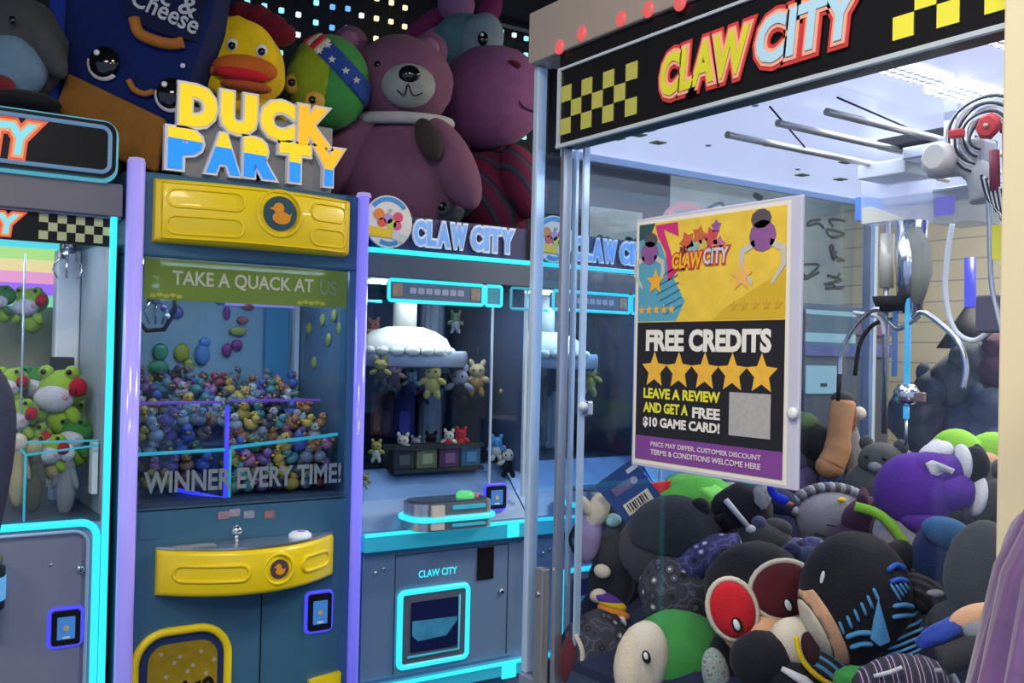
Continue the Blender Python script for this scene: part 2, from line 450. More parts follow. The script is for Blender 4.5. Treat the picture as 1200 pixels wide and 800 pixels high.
# ------------------------------------------------------------------ left claw machine
A0, A1 = -.13, .605
t = T('claw_machine', 'left claw machine with rounded black lit header and green plush inside', 'claw machine', (A0, 2.8, 0))
cmA = t
P('base_cabinet', t, m_grey, box(A0, A1, 2.82, 3.55, .06, 1.02))
P('plinth', t, m_black, box(A0 + .02, A1 - .02, 2.85, 3.5, 0, .06))
fp = P('front_panel', t, m_grey, plate(rrect(A0 + .04, .14, .535, .985, .03), .014, (0, 2.82, 0)))
lock(fp, aty(94, 667, 2.8).x, aty(94, 667, 2.8).z, 2.806, .010)
P('panel_screw', fp, m_alu, lathe([(.004, 0), (.004, .003), (.0001, .004)], (aty(60, 662, 2.8).x, 2.806, aty(60, 662, 2.8).z), 10, 'y'))
P('light_frame', t, m_cyan, tube(loop3(rrect(A0 + .02, .10, .572, 1.022, .04), (0, 2.812, 0)), .010, 8, True))
P('light_frame_inner', t, mat('pale_strip', (.45, .55, .75), .25, .2, var=0), tube(loop3(rrect(A0 + .035, .12, .550, 1.000, .035), (0, 2.812, 0)), .005, 8, True))
c_ = aty(77, 735, 2.8); reader(t, c_.x, c_.z, .078, .098, 2.806)
b = P('console', t, m_black, lathe([(.05, -.055), (.06, -.05), (.06, .05), (.05, .055)], (.285, 2.74, .89), 20))
P('console_band', b, glow('console_blue', (.12, .42, .85), .8), lathe([(.0615, -.028), (.062, -.02), (.062, .025), (.0615, .03)], (.285, 2.74, .89), 20))
P('console_cap', b, mat('olive_cap', (.12, .13, .11), .5), lathe([(.052, 0), (.055, .02), (.04, .028), (.0001, .03)], (.285, 2.74, .945), 20))
P('corner_strip', t, m_cyan, box(.583, .600, 2.795, 2.81, .1, 1.92, .003))
P('side_panel', t, mat('pale_side_board', (.34, .42, .48), .5, var=.15), box(A1 - .02, A1, 2.82, 3.55, 1.02, 1.78)); P('side_panel', t, m_slate_d, box(A0, A0 + .02, 2.82, 3.55, 1.02, 1.78))
P('back_board', t, mat('foliage_print', (.42, .42, .28), .6, var=.6, vscale=9), box(A0 + .02, A1 - .02, 3.48, 3.55, 1.02, 1.84))
P('top_housing', t, m_grey, box(A0, A1 + .005, 2.80, 3.55, 1.84, 1.935))
P('fascia', t, mat('grey_fascia', (.16, .16, .20), .45), box(A0, A1 + .005, 2.785, 2.80, 1.845, 1.93, .003))
h = P('inner_header', t, m_black, box(A0 + .02, .59, 2.815, 2.83, 1.765, 1.845))
logo(h, (aty(0, 0, 2.8).x - .275, 2.814, 1.778), .335, .052, 'row', 1)
checks(h, (aty(46, 280, 2.8).x, 2.8145, 1.772), 8, 3, .0225, .0225, 'row', m_chk_p)
lb = P('lightbox', t, m_black, plate(rrect(A0, 1.942, .582, 2.088, .03), .07, (0, 2.82, 0)))
P('lightbox_strip', lb, glow('soft_cyan_strip', (.12, .50, .66), .75), tube(loop3(rrect(A0, 1.938, .590, 2.094, .035), (0, 2.79, 0)), .006, 8, True))
P('lightbox_strip_inner', lb, glow('soft_blue_strip', (.14, .30, .52), .7), tube(loop3(rrect(A0 + .012, 1.955, .566, 2.074, .022), (0, 2.75, 0)), .0055, 8, True))
logo(lb, (aty(50, 170, 2.75).x - .475, 2.749, 1.972), .46, .082, 'row', 1)
P('front_pane', t, m_gl, box(A0 + .02, .575, 2.822, 2.827, 1.03, 1.765))
rb = P('rainbow_panel', t, glow('rainbow_base', (.3, .3, .9), .5), box(A0 + .02, .50, 3.44, 3.47, 1.60, 1.838))
for i, cc in enumerate([(.1, .75, .85), (.45, .8, .25), (.9, .75, .35), (.85, .35, .65), (.35, .15, .95), (.2, .75, .45)]):
    P('rainbow_band', rb, glow('rainbow_%d' % i, cc, .95), box(A0 + .02, .56, 3.425, 3.44, 1.80 - i * .037, 1.836 - i * .037))
col = P('support_column', t, mat('pale_column', (.62, .66, .72), .4, .1), box(.515, .583, 3.18, 3.24, 1.02, 1.78, .006))
P('chute_pane', t, m_glb, box(.395, .40, 2.84, 3.05, 1.03, 1.22)); P('chute_pane', t, m_glb, box(.40, .575, 3.045, 3.05, 1.03, 1.22))
for a_, b_ in (((.397, 2.842, 1.03), (.397, 2.842, 1.205)), ((.397, 2.842, 1.205), (.575, 2.842, 1.225)), ((.397, 2.842, 1.238), (.575, 2.842, 1.238)), ((.397, 2.842, 1.205), (.397, 3.05, 1.225)), ((.397, 2.95, 1.2), (.397, 2.95, 1.74))):
    P('chute_edge', t, m_edge if b_[2] > 1.5 else m_cyan2, cyl(a_, b_, .003, seg=6))
P('price_strip', t, m_white, box(.565, .58, 2.86, 2.9, 1.09, 1.23))
P('deck', t, m_slate_d, box(A0 + .02, A1 - .02, 2.84, 3.48, .98, 1.035))
cl = P('claw_body', t, m_chrome, cyl((.53, 3.1, 1.84), (.53, 3.1, 1.76), .014), cyl((.53, 3.1, 1.775), (.53, 3.1, 1.745), .022))
for a in range(3):
    an = a * 2.1 + .3; dx, dy = math.cos(an), math.sin(an)
    P('claw_prong', t, m_chrome, tube([(.53 + dx * .015, 3.1 + dy * .015, 1.755), (.53 + dx * .04, 3.1 + dy * .04, 1.735), (.53 + dx * .045, 3.1 + dy * .045, 1.715), (.53 + dx * .03, 3.1 + dy * .03, 1.69)], .0035, 6))
P('interior_lamp', t, glow('machine_lamp', (.85, .93, 1), 14), box(A0 + .1, .5, 2.95, 3.0, 1.785, 1.795))
P('camera_box', t, m_matte, box(.50, .56, 3.12, 3.17, 1.40, 1.46, .004))

# ------------------------------------------------------------------ duck machine
D0, D1 = .622, 1.330
t = T('duck_prize_machine', 'teal duck prize machine with yellow bowed panels and violet corner tubes', 'prize machine', (D0, 2.8, 0))
dk = t
P('base_cabinet', t, m_teal, box(D0, D1, 2.80, 3.5, .05, 1.045)); P('plinth', t, m_black, box(D0 + .02, D1 - .02, 2.83, 3.45, 0, .05))
P('top_housing', t, m_teal, box(D0, D1, 2.80, 3.5, 1.745, 1.98, .008))
P('front_post', t, m_teal, box(D0, .668, 2.80, 2.86, 1.045, 1.745)); P('front_post', t, m_teal, box(1.288, D1, 2.80, 2.86, 1.045, 1.745))
P('side_panel', t, m_teal, box(D0, D0 + .02, 2.86, 3.5, 1.045, 1.745))
sp = P('side_panel', t, mat('side_mirror_board', (.10, .16, .24), .35, var=.3, vscale=20), box(D1 - .02, D1, 2.86, 3.5, 1.045, 1.745))
P('back_board', t, m_teal_l, box(D0 + .02, D1 - .02, 3.27, 3.30, 1.045, 1.745))
P('corner_tube', t, m_lav, cyl((.640, 2.775, .05), (.640, 2.775, 1.995), .024)); P('corner_tube', t, m_lav2, cyl((1.318, 2.775, .05), (1.318, 2.775, 1.975), .018))
for x_, z_ in ((.640, 1.995), (1.318, 1.975)): P('tube_cap', t, glow('tube_cap_light', (.5, .42, .95), .7), lathe([(.024, 0), (.02, .012), (.0001, .016)], (x_, 2.775, z_), 16))
# upper yellow panel
q0 = aty(181, 245, 2.78); q1 = aty(408, 265, 2.78); ya, yb = q0.x, q1.x; za, zb = 1.785, 1.962
BU = .05
pn = P('upper_panel', t, m_yel, bowed(ya, yb, za, zb, 2.80, BU, .03, 24))
def yb_at(x, x0, x1, bul, th, y=2.80): tt = -1 + 2 * (x - x0) / (x1 - x0); return y - bul * (1 - tt * tt) - th
m_yel_d = mat('yellow_groove', (.70, .47, .004), .35, var=.04)
def pill(root, x0, x1, z0, z1, bx0, bx1, bul, th, r=.004, fill=False):
    pts0 = rrect(x0, z0, x1, z1, (z1 - z0) * .48, 6); pts = []
    for (a, b), (c, d) in zip(pts0, pts0[1:] + pts0[:1]):
        n_ = max(1, int(math.hypot(c - a, d - b) / .012))
        pts += [(a + (c - a) * i / n_, b + (d - b) * i / n_) for i in range(n_)]
    P('moulded_rib', root, m_yel, tube([V((x, yb_at(x, bx0, bx1, bul, th) - .0005, z)) for x, z in pts], r, 8, True))
wy = yb - ya
for u0, u1 in ((.05, .40), (.76, .97)):
    for v0, v1 in ((.56, .84), (.14, .42)):
        pill(pn, ya + wy * u0, ya + wy * u1, za + (zb - za) * v0, za + (zb - za) * v1, ya, yb, BU, .03)
P('moulded_edge', pn, m_yel, tube([V((x, yb_at(x, ya, yb, BU, .03) - .0005, z)) for x, z in [(ya + .015 + (yb - ya - .03) * i / 24, za + .012) for i in range(25)] + [(yb - .015 - (yb - ya - .03) * i / 24, zb - .012) for i in range(25)]], .003, 6, True))
bx, bz = aty(325, 251, 2.74).x, aty(325, 251, 2.74).z
yy = yb_at(bx, ya, yb, BU, .03)
P('badge_ring', pn, m_yel, tube(loop3(circ(bx, bz, .066), (0, yy, 0)), .005, 8, True))
P('badge_disc', pn, mat('badge_teal', (.03, .09, .12), .4), plate(circ(bx, bz, .050), .006, (0, yy, 0)))
m_or = mat('badge_orange', (.86, .34, .02), .4)
def duck_mark(root, x, z, s, y):
    P('duck_mark', root, m_or, plate(circ(x + .08 * s, z - .30 * s, .62 * s, 24, .42 * s), .002, (0, y, 0)), plate(circ(x - .12 * s, z + .32 * s, .36 * s), .0022, (0, y, 0)),
      plate([(x - .40 * s, z + .42 * s), (x - .80 * s, z + .26 * s), (x - .40 * s, z + .16 * s)], .0021, (0, y, 0)),
      plate([(x + .45 * s, z - .25 * s), (x + .80 * s, z + .10 * s), (x + .62 * s, z - .45 * s)], .0021, (0, y, 0)), kind='stuff')
duck_mark(pn, bx, bz, .044, yy - .006)
# window
P('front_pane', t, m_glb, box(.668, 1.288, 2.812, 2.817, 1.06, 1.745))
gs = P('green_banner', t, film('green_film', (.16, .26, .03), .88), box(.675, 1.283, 2.806, 2.809, 1.628, 1.742))
P('banner_text', gs, mat('banner_letter', (.50, .53, .44), .5), txt('TAKE A QUACK AT', (.752, 2.8055, 1.664), .42, .048, 'row', .001, .018))
P('banner_text', gs, mat('banner_letter_faded', (.20, .27, .16), .5), txt('US', (1.192, 2.8055, 1.666), .055, .044, 'row', .001, .018))
for x_, z_ in ((.70, 1.639), (1.13, 1.639)):
    for k_ in range(5): P('banner_blot', gs, mat('banner_lime', (.38, .42, .05), .5), plate(circ(x_ + k_ * .018, z_ + .003 * (k_ % 2), .009, 10, .006), .001, (0, 2.8055, 0)))
P('pane_text', t, mat('pane_letter_grey', (.20, .25, .30), .5), txt('WINNER EVERY TIME!', (.690, 2.8105, 1.088), .59, .062, 'row', .001, .028))
P('notice', t, mat('notice_grey', (.10, .16, .22), .5), plate([(0, 0), (.045, 0), (.045, .05), (0, .05)], .002, (.674, 2.81, 1.694)))
P('notice', t, m_teal, plate([(0, 0), (.05, 0), (.05, .07), (0, .07)], .002, (.680, 2.80, .965)))
# chute
for a_, b_, m_, r_ in (((.93, 2.845, 1.055), (.93, 2.845, 1.33), m_blue, .007), ((.942, 2.845, 1.055), (.942, 2.845, 1.20), m_cyan2, .004), ((.80, 3.02, 1.075), (.93, 2.845, 1.055), m_blue, .006),
                       ((.675, 2.845, 1.195), (.93, 2.845, 1.20), m_cyan2, .005), ((.942, 2.845, 1.205), (1.28, 2.845, 1.235), m_cyan2, .005), ((.68, 2.905, 1.335), (.93, 2.905, 1.335), glow('violet_strip', (.2, .08, .7), .6), .004), ((.98, 2.99, 1.335), (1.28, 2.99, 1.335), glow('violet_strip', (.2, .08, .7), .6), .004)):
    P('chute_strip', t, m_, cyl(a_, b_, r_, seg=8))
P('chute_pane', t, m_glb, box(.675, .93, 2.90, 2.904, 1.05, 1.335)); P('chute_pane', t, m_glb, box(.927, .931, 2.85, 2.90, 1.05, 1.33))
P('deck', t, m_slate_d, plate([(2.83, 1.02), (3.27, 1.02), (3.27, 1.36), (2.98, 1.20), (2.98, 1.06), (2.83, 1.06)], .66, (.644, 0, 0), (V((0, 1, 0)), V((0, 0, 1)), V((1, 0, 0)))))
P('interior_lamp', t, glow('machine_lamp_cool', (.72, .88, 1), 15), box(.70, 1.26, 2.93, 2.98, 1.738, 1.744))
P('back_strip', t, glow('violet_back_strip', (.4, .35, .95), .6), box(1.05, 1.30, 3.255, 3.268, 1.64, 1.665))
P('corner_trim', t, m_white, box(1.290, 1.306, 3.24, 3.268, 1.2, 1.66)); P('blue_column', t, mat('column_blue', (.06, .25, .42), .4), box(1.185, 1.27, 3.24, 3.268, 1.2, 1.64, .004))
# balloon pictures on the back board
def blob(nm, col, px, py, r, ry_, Y=3.262):
    p = aty(px, py, Y); return P(nm, t, mat('balloon_' + nm + str(px), col, .35), ell((p.x, Y, p.z), (r * .0029, .01, ry_ * .0029), sub=2))
for nm, c3, px, py, r, ry_ in (('balloon', (.05, .30, .16), 188, 412, 9, 10), ('balloon', (.05, .28, .14), 186, 430, 12, 8), ('balloon', (.35, .38, .04), 213, 413, 9, 11), ('balloon', (.34, .34, .05), 221, 428, 6, 8),
                               ('balloon', (.07, .22, .48), 237, 415, 9, 13), ('balloon', (.08, .25, .55), 240, 401, 7, 6), ('balloon', (.28, .04, .22), 266, 410, 6, 8), ('balloon', (.22, .03, .18), 278, 404, 7, 7),
                               ('balloon', (.06, .08, .38), 207, 366, 8, 8), ('balloon', (.12, .06, .35), 210, 340, 9, 5), ('balloon', (.06, .30, .36), 247, 345, 12, 6), ('balloon', (.07, .32, .45), 258, 352, 7, 5),
                               ('balloon', (.38, .10, .10), 284, 375, 7, 5), ('balloon', (.40, .08, .10), 291, 359, 8, 5), ('balloon', (.35, .36, .08), 279, 388, 11, 6), ('balloon', (.30, .20, .10), 266, 367, 4, 8), ('balloon', (.04, .12, .40), 298, 345, 8, 4)):
    blob(nm, c3, px, py, r, ry_)
for px, py in ((362, 385), (378, 375), (385, 398), (368, 425), (392, 370), (398, 385)):
    p = atx(px, py, 1.307); P('balloon', t, mat('balloon_lime', (.36, .36, .06), .4), ell((1.307, p.y, p.z), (.008, .018, .022), sub=2))
# small claw inside on the left
p = aty(181, 352, 3.0)
ck = P('claw_body', t, m_chrome, cyl((p.x, 3.0, 1.74), (p.x, 3.0, p.z), .012), cyl((p.x, 3.0, p.z + .05), (p.x, 3.0, p.z - .01), .022))
P('claw_hook', t, m_black, tube([(p.x - .05, 3.0, p.z + .02), (p.x - .055, 3.0, p.z - .05), (p.x - .02, 3.0, p.z - .09), (p.x + .03, 3.0, p.z - .085), (p.x + .06, 3.0, p.z - .03), (p.x + .06, 3.0, p.z + .03)], .007, 8))
for s_ in (-1, 0, 1):
    P('claw_prong', t, m_chrome, tube([(p.x + s_ * .01, 2.99, p.z), (p.x + s_ * .032, 2.985, p.z - .03), (p.x + s_ * .018, 2.98, p.z - .07)], .004, 6))
for k in range(5): P('cable_bead', t, (m_white, mat('bead_violet', (.2, .12, .4), .4))[k % 2], ell((p.x + .025 + .008 * math.sin(k * 2), 2.985, p.z + .05 - k * .024), .010, sub=2))
# lower: control shelf
sx0, sx1 = aty(183, 660, 2.79).x, aty(389, 640, 2.79).x; sz0, sz1 = .808, .938
sh = P('control_shelf', t, m_yel, bowed(sx0, sx1, sz0, sz1, 2.80, .12, .02, 28))
ws = sx1 - sx0
for u0, u1 in ((.07, .42), (.74, .95)): pill(sh, sx0 + ws * u0, sx0 + ws * u1, sz0 + .045, sz0 + .088, sx0, sx1, .12, .02, .006)
P('shelf_top', sh, m_alu, plate([(sx0 + ws * i / 20, -(.12 * (1 - (-1 + i / 10) ** 2) + .012)) for i in range(21)], .006, (0, 2.80, sz1), (V((1, 0, 0)), V((0, 1, 0)), V((0, 0, 1)))))
bx = sx0 + ws * .585; bz = sz0 + .068; yy = yb_at(bx, sx0, sx1, .12, .02)
P('badge_ring', sh, m_yel, tube(loop3(circ(bx, bz, .042), (0, yy, 0)), .005, 8, True)); P('badge_disc', sh, mat('badge_dark', (.10, .06, .08), .4), plate(circ(bx, bz, .027), .005, (0, yy, 0)))
duck_mark(sh, bx, bz, .022, yy - .005)
jx = aty(278, 618, 2.74).x
j = P('joystick', t, m_chrome, cyl((jx, 2.745, sz1), (jx, 2.745, sz1 + .035), .006), lathe([(.014, 0), (.018, .012), (.012, .024), (.0001, .028)], (jx, 2.745, sz1 + .03), 16))
bx2 = aty(352, 617, 2.75).x
P('start_button', t, mat('button_white', (.7, .75, .78), .25, emit=.25, ecol=(.5, .6, .8)), lathe([(.034, .004), (.034, .014), (.024, .022), (.0001, .026)], (bx2, 2.75, sz1), 20))
P('button_mark', t, mat('button_violet', (.4, .25, .7), .4), ell((bx2, 2.742, sz1 + .024), (.012, .012, .004), sub=2))
for k, (px, py) in enumerate(((262, 604), (275, 601), (292, 603), (316, 603))):
    p = aty(px, py, 2.798); P('sticker', t, mat('sticker_%d' % k, [(.3, .2, .25), (.35, .3, .4), (.25, .3, .4), (.30, .15, .15)][k], .5, var=.5, vscale=90), plate(rrect(-.016, -.01, .016, .012, .004), .002, (p.x, 2.80, p.z)))
P('shelf_tray', sh, mat('tray_grey', (.30, .32, .35), .4), box(sx0 + .04, sx0 + .15, 2.74, 2.77, sz1 + .005, sz1 + .008))
c_ = aty(375, 717, 2.79); reader(t, c_.x, c_.z, .082, .118, 2.80)
p = aty(305, 760, 2.8)
P('panel_seam', t, m_black, box(p.x - .0018, p.x + .0018, 2.7985, 2.801, .1, .80)); P('panel_seam', t, m_black, box(D0 + .02, 1.29, 2.7985, 2.801, 1.0415, 1.0445))
dx0, dx1 = aty(157, 780, 2.8).x, aty(266, 780, 2.8).x; dz1 = .703; dz0 = .34
dr = P('prize_door', t, m_gold, plate(rrect(dx0 + .035, dz0 + .035, dx1 - .03, dz1 - .035, .05), .006, (0, 2.80, 0)))
P('door_frame', dr, mat('yellow_frame', (.93, .70, .01), .35, var=.03), tube(loop3(rrect(dx0, dz0, dx1, dz1, .085, 8), (0, 2.795, 0)), .012, 10, True))
P('door_recess', dr, mat('door_navy', (.012, .03, .12), .5), plate(rrect(dx0 + .01, dz0 + .01, dx1 - .01, dz1 - .01, .075), .002, (0, 2.80, 0)))
P('door_text', dr, m_black, txt('Prize', (dx0 + .075, 2.793, .468), .16, .075, 'row', .001, .03, .15, rot=.30))
for k in range(9): P('door_speck', dr, mat('speck', (.42, .36, .30), .5), plate(circ(dx0 + .07 + (k * .037) % .17, dz1 - .06 - (k * .029) % .08, .006, 8), .0012, (0, 2.794, 0)))
p = aty(362, 797, 2.79); P('lower_strip', t, m_yel, plate([(0, 0), (.10, .012), (.10, -.06), (0, -.06)], .02, (p.x, 2.80, p.z)))

# DUCK PARTY sign: every letter a part with white backing
t = T('duck_party_sign', 'standing sign of yellow and blue letters on top of the duck machine', 'sign', (.98, 2.83, 1.98), None)
sg = t
m_hatch = pattern('letter_yellow_hatched', 'd', [(.95, .66, .01), (.90, .50, .01)], 60, .4)
def letters(word, x0, z0, x1, z1, h, top, bot=None, split=.5):
    n = len(word); wd = (x1 - x0) / n
    for i, ch in enumerate(word):
        xa = x0 + wd * i; zz = z0 + (z1 - z0) * i / max(1, n - 1)
        lw = wd * .88
        l = P('letter', t, m_letter_w, txt(ch, (xa, 2.84, zz), lw, h, 'row', .02, .125, ref=.07))
        if not bot: P('letter_face', l, top if i < 3 else m_letter_o, txt(ch, (xa, 2.819, zz), lw, h, 'row', .004, .07))
        else:
            def cut(lo, hi):
                base = txt(ch, (xa, 2.819, zz), lw, h, 'row', .004, .07)
                def f(bm):
                    b = bmesh.new(); base(b)
                    zc = zz + h * split - .04 * (xa - 1.0)
                    if hi: bmesh.ops.bisect_plane(b, geom=b.verts[:] + b.edges[:] + b.faces[:], plane_co=(1.0, 0, zc), plane_no=(.04, 0, 1), clear_inner=True)
                    else: bmesh.ops.bisect_plane(b, geom=b.verts[:] + b.edges[:] + b.faces[:], plane_co=(1.0, 0, zc), plane_no=(-.04, 0, -1), clear_inner=True)
                    mp = {v: bm.verts.new(v.co) for v in b.verts}
                    for fa in b.faces:
                        try: bm.faces.new([mp[v] for v in fa.verts])
                        except ValueError: pass
                    b.free()
                return f
            P('letter_face', l, m_letter_y if i < 4 else m_letter_o, cut(0, 1)); P('letter_face', l, m_letter_b, cut(1, 0))
a_ = aty(210, 148, 2.82); b_ = aty(392, 170, 2.82)
letters('DUCK', a_.x, a_.z + .005, b_.x, b_.z - .012, .118, m_letter_y)
a_ = aty(196, 196, 2.82); b_ = aty(406, 217, 2.82)
letters('PARTY', a_.x, a_.z, b_.x, b_.z - .008, .115, m_letter_y, m_letter_b, .56)
P('sign_back', t, mat('sign_grey', (.28, .28, .30), .5), box(.78, 1.24, 2.845, 2.855, 1.985, 2.19, .004))
for x_ in (.82, 1.18): P('sign_foot', t, m_alu, box(x_ - .02, x_ + .02, 2.84, 2.92, 1.98, 1.986))

# ------------------------------------------------------------------ claw machines in the row beside the duck machine
m_rope = mat('fluted_grey', (.62, .66, .70), .5, var=.1)
def row_machine(X0, label, simple=False):
    X1 = X0 + .645
    t = T('claw_machine', label, 'claw machine', (X0, 2.8, 0), 'slate claw machines in the back row')
    P('base_cabinet', t, m_slate, box(X0, X1, 2.80, 3.55, .05, .93)); P('plinth', t, m_black, box(X0 + .02, X1 - .02, 2.84, 3.5, 0, .05))
    P('control_deck', t, m_slate, plate([(2.80, .93), (2.98, 1.10), (3.0, 1.10), (3.0, .93)], X1 - X0, (X0, 0, 0), (V((0, 1, 0)), V((0, 0, 1)), V((1, 0, 0)))))
    P('prize_floor', t, m_slate_d, box(X0 + .02, X1 - .02, 3.0, 3.5, 1.05, 1.10))
    P('top_housing', t, m_slate_d, box(X0, X1, 2.80, 3.55, 1.73, 1.80)); P('fascia', t, mat('slate_fascia', (.085, .115, .18), .4, .2), box(X0, X1, 2.79, 2.80, 1.733, 1.805, .002))
    P('neon_line', t, m_cyan, box(X0, X1, 2.785, 2.80, 1.808, 1.824, .003))
    P('side_panel', t, m_slate_d, box(X0, X0 + .012, 2.86, 3.55, 1.08, 1.73)); P('back_board', t, mat('dark_backdrop', (.04, .05, .10), .6, var=.5, vscale=8), box(X0, X1, 3.50, 3.55, 1.08, 1.73))
    P('corner_post', t, m_edge, box(X1 - .012, X1, 2.82, 2.832, 1.0, 1.73)); P('corner_post', t, m_edge, box(X0 + .50, X0 + .506, 2.83, 2.838, 1.05, 1.66))
    P('front_pane', t, m_glb, box(X0 + .012, X1 - .012, 2.84, 2.845, 1.02, 1.73))
    # sign on top
    sb = P('sign_board', t, m_navy, box(X0 + .02, X1 - .03, 2.80, 2.82, 1.825, 1.935, .003))
    m_sg = mat('sign_letter_face', (.16, .38, .88), .4, var=.25, vscale=50, emit=.3, ecol=(.16, .38, .9)); m_sgw = mat('sign_letter_rim', (.72, .82, .95), .4, emit=.15, ecol=(.7, .8, 1))
    for wd_, x0, x1 in (('CLAW', X0 + .165, X0 + .37), ('CITY', X0 + .385, X0 + .56)):
        adv = {'C': 1., 'L': .8, 'A': 1.05, 'W': 1.3, 'I': .42, 'T': .95, 'Y': 1.05}; un = (x1 - x0) / sum(adv[c] for c in wd_); xx = x0
        for ch in wd_:
            lw = adv[ch] * un - .006
            l = P('sign_letter', sb, m_sgw, txt(ch, (xx, 2.798, 1.845), lw, .078, 'row', .008, .12, ref=.045))
            P('letter_face', l, m_sg, txt(ch, (xx, 2.789, 1.845), lw, .078, 'row', .002, .045))
            xx += adv[ch] * un
    cx, cz, r = X0 + .068, 1.907, .083
    em = P('emblem', t, m_white, plate(circ(cx, cz, r, 32), .012, (0, 2.79, 0)))
    P('emblem_arc', em, mat('emblem_blue', (.03, .30, .75), .4), plate(arc(cx, cz, r * .86, 40, 140, .014), .002, (0, 2.778, 0))); P('emblem_arc', em, mat('emblem_blue', (.03, .30, .75), .4), plate(arc(cx, cz, r * .84, 245, 295, .014), .002, (0, 2.778, 0)))
    for (a, b_, rr, cc) in ((-.42, .25, .22, (.8, .25, .04)), (-.05, .12, .20, (.45, .3, .7)), (.38, .2, .2, (.75, .05, .15)), (.1, -.08, .2, (.55, .65, .1)), (-.3, -.05, .18, (.75, .08, .1)), (.35, -.12, .18, (.7, .1, .3)), (.05, .42, .08, (.4, .5, .45))):
        P('emblem_blot', em, mat('emblem_%d' % int(cc[0] * 1000 + cc[1] * 97), cc, .4), plate(circ(cx + a * r, cz + b_ * r, rr * r, 14), .003, (0, 2.778, 0)))
    P('emblem_ribbon', em, mat('emblem_yellow', (.85, .6, .02), .4), plate([(cx - .9 * r, cz - .22 * r), (cx + .1 * r, cz - .28 * r), (cx + .1 * r, cz - .62 * r), (cx - .9 * r, cz - .58 * r)], .004, (0, 2.778, 0)))
    P('emblem_ribbon', em, mat('emblem_pale', (.6, .65, .75), .4), plate([(cx + .12 * r, cz - .28 * r), (cx + .85 * r, cz - .5 * r), (cx + .6 * r, cz - .8 * r), (cx + .12 * r, cz - .62 * r)], .004, (0, 2.778, 0)))
    # framed strip under the fascia
    st = P('info_strip', t, mat('info_grey', (.10, .15, .26), .4), box(X0 + .09, X0 + .435, 2.80, 2.83, 1.668, 1.722))
    P('strip_frame', st, m_cyan, tube(loop3(rrect(X0 + .085, 1.661, X0 + .44, 1.727, .006, 2), (0, 2.80, 0)), .006, 6, True))
    for k_ in range(7): P('strip_bar', st, mat('info_pale', (.35, .42, .62), .4), plate(rrect(X0 + .16 + k_ * .030, 1.686, X0 + .184 + k_ * .030, 1.706, .004), .001, (0, 2.80, 0)))
    for x_ in (X0 + .115, X0 + .41): P('strip_picture', st, mat('strip_pic', (.30, .24, .20), .5, var=.7, vscale=60), plate(rrect(x_ - .018, 1.675, x_ + .018, 1.716, .004), .002, (0, 2.80, 0)))
    st2 = P('info_tab', t, mat('info_teal', (.06, .30, .45), .4), box(X0 + .455, X0 + .52, 2.80, 2.83, 1.668, 1.722))
    P('tab_frame', st2, m_cyan, tube(loop3(rrect(X0 + .452, 1.661, X0 + .515, 1.727, .006, 2), (0, 2.80, 0)), .006, 6, True)); P('tab_frame', st2, m_cyan2, tube(loop3(rrect(X0 + .555, 1.655, X0 + .64, 1.727, .006, 2), (0, 2.80, 0)), .005, 6, True))
    P('corner_light', t, m_cyan, tube([(X0 + .06, 2.80, 1.655), (X0 + .003, 2.80, 1.655), (X0 + .003, 2.80, 1.728)], .005, 6))
    # console on the deck
    cn = P('console', t, m_alu, plate(rrect(X0 + .145, 2.68, X0 + .435, 2.82, .05), .085, (0, 0, .935), (V((1, 0, 0)), V((0, 1, 0)), V((0, 0, 1)))))
    P('console_top', cn, mat('console_dark', (.05, .06, .09), .25), plate(rrect(X0 + .155, 2.69, X0 + .425, 2.81, .045), .006, (0, 0, 1.02), (V((1, 0, 0)), V((0, 1, 0)), V((0, 0, 1)))))
    P('console_ring', cn, m_cyan, tube([V((a, b_, .972)) for a, b_ in rrect(X0 + .138, 2.674, X0 + .442, 2.826, .055)], .009, 8, True))
    P('console_button', cn, glow('green_button', (.12, .85, .25), .8), lathe([(.030, 0), (.030, .012), (.02, .02), (.0001, .022)], (X0 + .35, 2.74, 1.026), 16)); P('console_button_rim', cn, glow('pink_rim', (.8, .25, .4), .5), ell((X0 + .39, 2.735, 1.033), (.010, .01, .008), sub=2))
    P('console_plate', cn, mat('cream_plate', (.62, .55, .48), .4), box(X0 + .19, X0 + .235, 2.672, 2.682, .94, 1.015)); P('console_light', cn, m_cyan2, box(X0 + .27, X0 + .39, 2.675, 2.685, 1.0, 1.012)); P('console_light', cn, m_cyan2, box(X0 + .27, X0 + .39, 2.675, 2.685, .945, .953))
    reader(t, X0 + .52, 1.005, .085, .085, 2.82)
    # cyan shelf, door panel
    P('shelf_band', t, mat('shelf_teal', (.03, .25, .40), .3, emit=.36, ecol=(.03, .48, .68)), box(X0, X1, 2.755, 2.80, .872, .925, .004)); P('shelf_light', t, m_cyan, box(X0, X1, 2.75, 2.758, .920, .932, .002)); P('shelf_block', t, m_cyan, box(X0 + .53, X0 + .575, 2.748, 2.757, .876, .928))
    pnl = P('front_panel', t, m_slate, box(X0 + .012, X1 - .05, 2.792, 2.80, .46, .862, .003))
    P('panel_seam', pnl, m_slate_d, box(X0 + .125, X0 + .128, 2.790, 2.792, .47, .85)); P('panel_seam', pnl, m_slate_d, box(X0 + .56, X0 + .563, 2.790, 2.792, .47, .85)); P('panel_seam', pnl, m_slate_d, box(X0 + .13, X0 + .56, 2.790, 2.792, .845, .848))
    P('panel_text', pnl, m_cyan, txt('CLAW CITY', (X0 + .212, 2.792, .766), .145, .024, 'row', .001, .02))
    P('bill_slot', pnl, m_black, box(X0 + .435, X0 + .50, 2.786, 2.792, .735, .845, .002)); lock(pnl, X0 + .535, .685, 2.792, .010); lock(pnl, X0 + .055, .80, 2.792, .006); lock(pnl, X0 + .085, .81, 2.792, .006)
